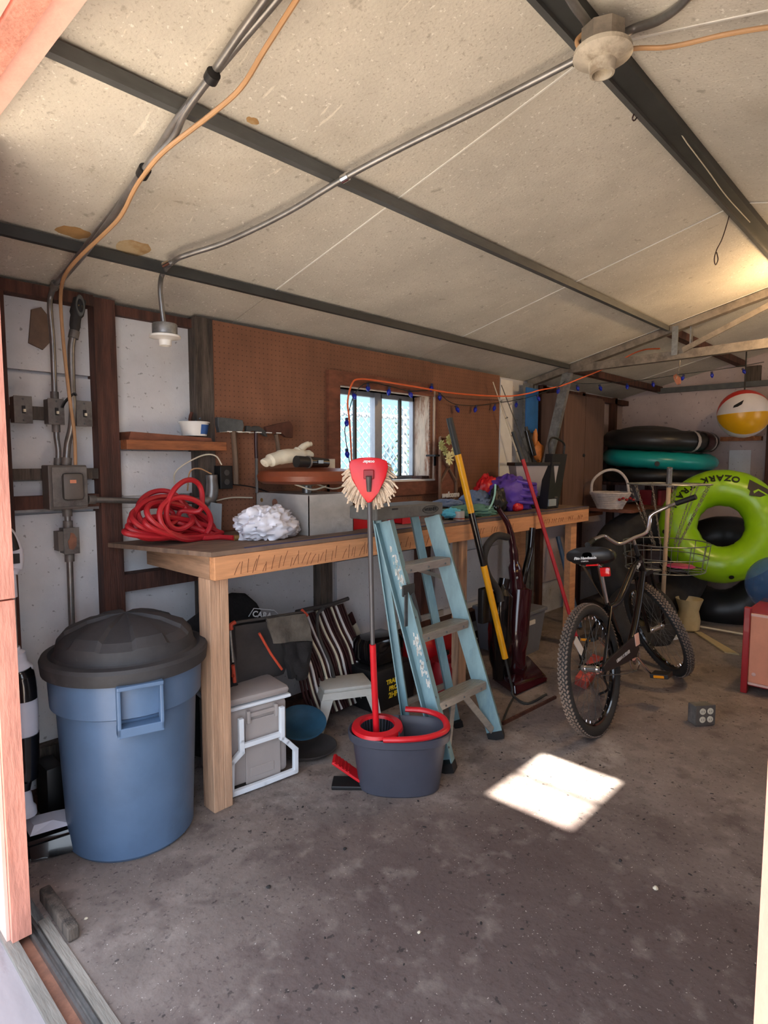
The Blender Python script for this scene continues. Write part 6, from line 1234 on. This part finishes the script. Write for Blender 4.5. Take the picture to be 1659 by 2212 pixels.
# ridge light
fc = PD(1302, 104, 1.0); k = PR(1302, 104, 0.0); fc = CAM + (k - CAM)*0.90; Mr = Matrix.Translation(fc)
t = thing('ridge_lamp_holder', 'dirty white porcelain lamp holder on an octagonal box under the ridge beam', 'light fixture', fc)
B().lathe([(0.052, 0.0), (0.055, 0.004), (0.055, 0.045), (0.001, 0.045)], Mr, 8).build('octagon_box', 'galv_dull', t)
B().lathe([(0.058, -0.001), (0.070, -0.006), (0.072, -0.018), (0.055, -0.03), (0.034, -0.036), (0.030, -0.062), (0.024, -0.064), (0.02, -0.04), (0.001, -0.04)], Mr, 36).build('porcelain', 'porcelain', t, True)
z_ = fc.z + 0.022
def RRt(u, v, d): return PD(u, v, d)
fd = (fc - CAM).dot(_fw)
cond('ridge_conduit', 'steel conduit leaving the ridge lamp towards the doorway', [PD(1285, 75, fd*1.03), PD(1262, 40, fd*.99), PD(1240, 10, fd*.96), PD(1205, -50, fd*.92)], 0.011, ends=False)
cond('ridge_conduit', 'steel conduit leaving the ridge lamp down the right slope', [PD(1338, 78, fd*1.02), PD(1370, 62, fd*1.02), PD(1420, 45, fd*.99), PD(1465, 15, fd*.95), PD(1510, -30, fd*.9)], 0.011, ends=False)
B().tube([PD(1262, 70, fd*1.02), PD(1246, 90, fd*1.02), PD(1262, 112, fd*1.02), PD(1310, 120, fd*1.04), PD(1370, 105, fd*1.03), PD(1430, 103, fd*1.01), PD(1480, 95, fd*.99), PD(1560, 76, fd*.96), PD(1640, 62, fd*.93), PD(1700, 55, fd*.9)], 0.006, 8, smooth=5).build('tan_cable', 'tan_cable', None, True, 'tan sheathed cable running right from the ridge lamp', 'cable')
B().tube([PY(u, v, RY - .03) for u, v in ((1400, 135), (1424, 158), (1434, 190), (1447, 245), (1478, 300), (1500, 330), (1530, 370), (1570, 425), (1620, 480))], 0.0022, 5, smooth=5).build('thin_wire', 'cream', None, True, 'thin pale wire draped along the ridge beam', 'wire')
for pts, lab in (([(1370, 190), (1375, 205), (1378, 222), (1372, 240), (1366, 256), (1371, 260), (1378, 245), (1374, 215)], 'dark red wire loop hanging nearest the ridge lamp'), ([(1477, 322), (1483, 335), (1486, 372), (1490, 340), (1486, 322)], 'thin wire loop hanging from the middle of the ridge beam'), ([(1571, 430), (1577, 455), (1562, 510), (1548, 540), (1543, 560), (1546, 572), (1551, 560), (1548, 545)], 'long thin wire with an eye at its end hanging below the ridge beam')):
    B().tube([PY(u, v, RY + .03) for u, v in pts], 0.0024, 5, smooth=5).build('hanging_wire', 'maroon_dull', None, True, lab, 'wire')
# ================================================================== STRING LIGHTS AND EXTENSION CORD
def Yof(u):   # the string keeps near the pegboard, then swings out along the truss
    return 2.555
def PS(u, v):
    if u <= 1120: return PY(u, v, 2.565)
    if u <= 1210:
        return PY(u, v, 2.565 - (u - 1120)/90*0.235)
    f = (u - 1210)/(1610 - 1210); return PD(u, v, 4.86 + 0.34*f)
t = thing('string_lights', 'string of blue bulbs along the pegboard and truss', 'string lights', PS(768, 858))
cordp = [(757, 1010), (752, 980), (747, 950), (745, 925), (752, 905), (756, 880), (768, 848), (795, 826), (840, 834), (887, 845), (935, 842), (950, 850), (968, 866), (988, 874), (1027, 876), (1068, 871), (1090, 868), (1115, 864), (1150, 856), (1205, 835), (1225, 822), (1248, 828), (1297, 828), (1355, 824), (1411, 818), (1475, 808), (1540, 800), (1607, 790), (1650, 782)]
B().tube([PS(*p) for p in cordp], 0.0028, 5, smooth=4).build('cord', 'cord_green', t, True)
bulbs = [(750, 980), (749, 913), (765, 855), (795, 838), (840, 846), (887, 852), (932, 838), (950, 858), (988, 884), (1027, 884), (1068, 881), (1115, 874), (1163, 860), (1206, 844), (1248, 838), (1297, 838), (1355, 835), (1411, 830), (1475, 816), (1538, 810), (1607, 802)]
random.seed(9)
for u, v in bulbs:
    p = PS(u, v); tl = Euler((random.uniform(-.5, .5), random.uniform(-.5, .5), 0)).to_matrix().to_4x4()
    M = Matrix.Translation(p) @ tl; B().lathe([(0.001, -0.026), (0.008, -0.02), (0.0145, -0.004), (0.012, 0.008), (0.008, 0.012)], M, 12).build('bulb', 'bulb_blue', t, True); B().lathe([(0.009, 0.012), (0.009, 0.028), (0.001, 0.03)], M, 10, False).build('bulb_holder', 'navy', t, True)
ex = [PY(760, 1004, 2.54), PY(758, 960, 2.54), PY(755, 910, 2.54), PY(751, 868, 2.54), PY(760, 830, 2.54), PY(775, 819, 2.535), PY(820, 823, 2.53), PY(900, 836, 2.53), PY(985, 850, 2.52), PY(1090, 856, 2.5), PY(1140, 850, 2.45), PY(1165, 843, 2.40), PD(1210, 834, 4.83), PD(1260, 815, 4.8), PD(1320, 790, 4.8), PD(1365, 765, 4.75), PD(1395, 755, 4.66), PD(1425, 753, 4.55)]
B().tube(ex, 0.0052, 8, smooth=5).build('extension_cord', 'orange_cord', None, True, 'orange extension cord looping over the window and up to the truss', 'cord')
B().tube([PD(1470, 770, 4.5), PD(1466, 800, 4.5), PD(1460, 818, 4.5)], 0.003, 5, smooth=3).build('hanging_wire', 'conduit', None, True, 'thin wire hanging from the truss hanger', 'wire')
B().lathe([(0.001, -0.01), (0.04, -0.008), (0.042, 0.012), (0.001, 0.03)], Matrix.Translation(PD(1462, 820, 4.62)) @ Matrix.Rotation(1.2, 4, 'X'), 20).build('orange_cap', 'orange_ply', None, True, 'small round orange cap hanging among the blue bulbs', 'cap')
# ================================================================== WHITE FLOOR CLEANER BEHIND THE DOOR JAMB
yV = 2.33; G = lambda u, v, y=yV: PY(u, v, y)
t = thing('floor_cleaner', 'white and black upright floor cleaner standing behind the left door jamb', 'vacuum cleaner', (0.66, 2.36, 0))
B().tube([G(10, 1146), G(20, 1156), G(29, 1176), G(34, 1200), G(33, 1222), G(26, 1238)], 0.02, 14, smooth=4, rads=[0.016, 0.02, 0.022, 0.024, 0.024, 0.018]).build('handle', 'white_plastic', t, True)
B().tube([G(8, 1150, yV - .012), G(18, 1156, yV - .016), G(26, 1172, yV - .018), G(31, 1188, yV - .018)], 0.016, 12, smooth=4).build('grip_pad', 'black', t, True)
B().box(G(30, 1218, yV - .026) - V((0.002, 0.002, 0)), G(41, 1195, yV - .02), bev=0.001).build('control_pad', 'black', t)
B().tube([G(22, 1236), G(26, 1290)], 0.017, 14).build('collar', 'white_plastic', t, True); B().cyl(G(25, 1280), G(32, 1412), 0.011, n=14).build('tube', 'cooler_grey', t, True)
B().tube([G(32, 1398), G(38, 1425), G(46, 1460), G(50, 1500), G(52, 1560), G(54, 1600)], 0.03, 18, smooth=4, rads=[0.016, 0.028, 0.040, 0.044, 0.045, 0.044]).build('upper_body', 'white_plastic', t, True)
B().tube([G(42, 1446, yV - .012), G(49, 1470, yV - .012), G(52, 1510, yV - .012)], 0.04, 18, smooth=4, rads=[0.036, 0.040, 0.041]).build('dirt_tank', 'black_gloss', t, True)
B().tube([G(53, 1584, yV - .003), G(54, 1630), G(54, 1670), G(48, 1705)], 0.04, 18, smooth=4, rads=[0.046, 0.045, 0.042, 0.026]).build('water_tank', 'black_gloss', t, True)
B().tube([G(50, 1700), G(56, 1730), G(60, 1760)], 0.02, 14, smooth=4, rads=[0.018, 0.022, 0.03]).build('neck', 'white_plastic', t, True)
hd_ = B().hull8([(0.60, 2.26, 0.008), (0.76, 2.20, 0.008), (0.80, 2.38, 0.008), (0.62, 2.44, 0.008), (0.60, 2.28, 0.07), (0.755, 2.225, 0.085), (0.79, 2.38, 0.095), (0.62, 2.43, 0.08)])
bmesh.ops.bevel(hd_.b, geom=hd_.b.edges[:], offset=0.012, segments=3, affect='EDGES'); hd_.build('floor_head', 'black_gloss', t, True)
hd_ = B().hull8([(0.62, 2.29, 0.088), (0.75, 2.25, 0.094), (0.775, 2.36, 0.098), (0.63, 2.41, 0.09), (0.64, 2.31, 0.112), (0.70, 2.30, 0.11), (0.72, 2.36, 0.11), (0.64, 2.38, 0.112)]); hd_.build('head_cover', 'white_plastic', t)
t2 = B().box((0.735, 2.47, 0.0), (0.80, 2.60, 0.22), bev=0.01).build('black_case', 'black', None, True, 'small black case standing behind the floor cleaner head', 'case')
# little litter on the concrete: pebbles and chips that catch the light
random.seed(33)
for u, v, r in ((1416, 1922, 0.011), (580, 1918, 0.009), (745, 1835, 0.008), (186, 1986, 0.006), (275, 1838, 0.008), (905, 2016, 0.006), (1340, 1860, 0.007)):
    c = PZ(u, v); b = B().blob((c.x, c.y, r*0.5), (r, r*0.8, r*0.5), 8, 0.3, 2, u*.1); b.build('pebble', 'cream' if u in (1416, 186, 905) else 'rubber', floor)
b = B()
for i in range(420):
    x, y = random.uniform(1.0, 4.2), random.uniform(-0.3, 1.9)
    if random.random() > 0.35 + 0.65*max(0, 1 - abs(x - 1.9)/1.0 - abs(y - 0.9)/1.2): continue
    r = random.uniform(0.0015, 0.005); a = random.uniform(0, 3.1)
    T = Matrix.Translation((x, y, 0)) @ Matrix.Rotation(a, 4, 'Z'); b.lathe([(r*1.3, 0), (r, 0.0012), (0.0004, 0.0016)], T, 6, False, False, 1.5, 0.8)
b.build('grit', 'rubber', floor, kind='stuff')

# repeats share a group
for pre, g in (('pool_float', 'stacked pool floats on the back rack'), ('inner_tube', 'dark inner tubes on the floor at the back'), ('wood_scrap', 'wood scraps on the bench edge'), ('fishing_rod', 'fishing rods standing on the bench'), ('ceiling_conduit', 'conduits on the ceiling'), ('ridge_conduit', 'conduits at the ridge lamp'), ('hanging_wire', 'thin wires hanging from the roof'), ('cable', 'cables behind the bench'), ('conduit', 'conduits on the left wall'), ('plastic_holder', 'red plastic holders on the bench'), ('stick', 'sticks under the bench end'), ('tape', 'black tape bands on the conduits')):
    os_ = [o for o in COL.objects if o.parent is None and o.name.split('.')[0] == pre]
    if len(os_) > 1:
        for o in os_: o['group'] = g
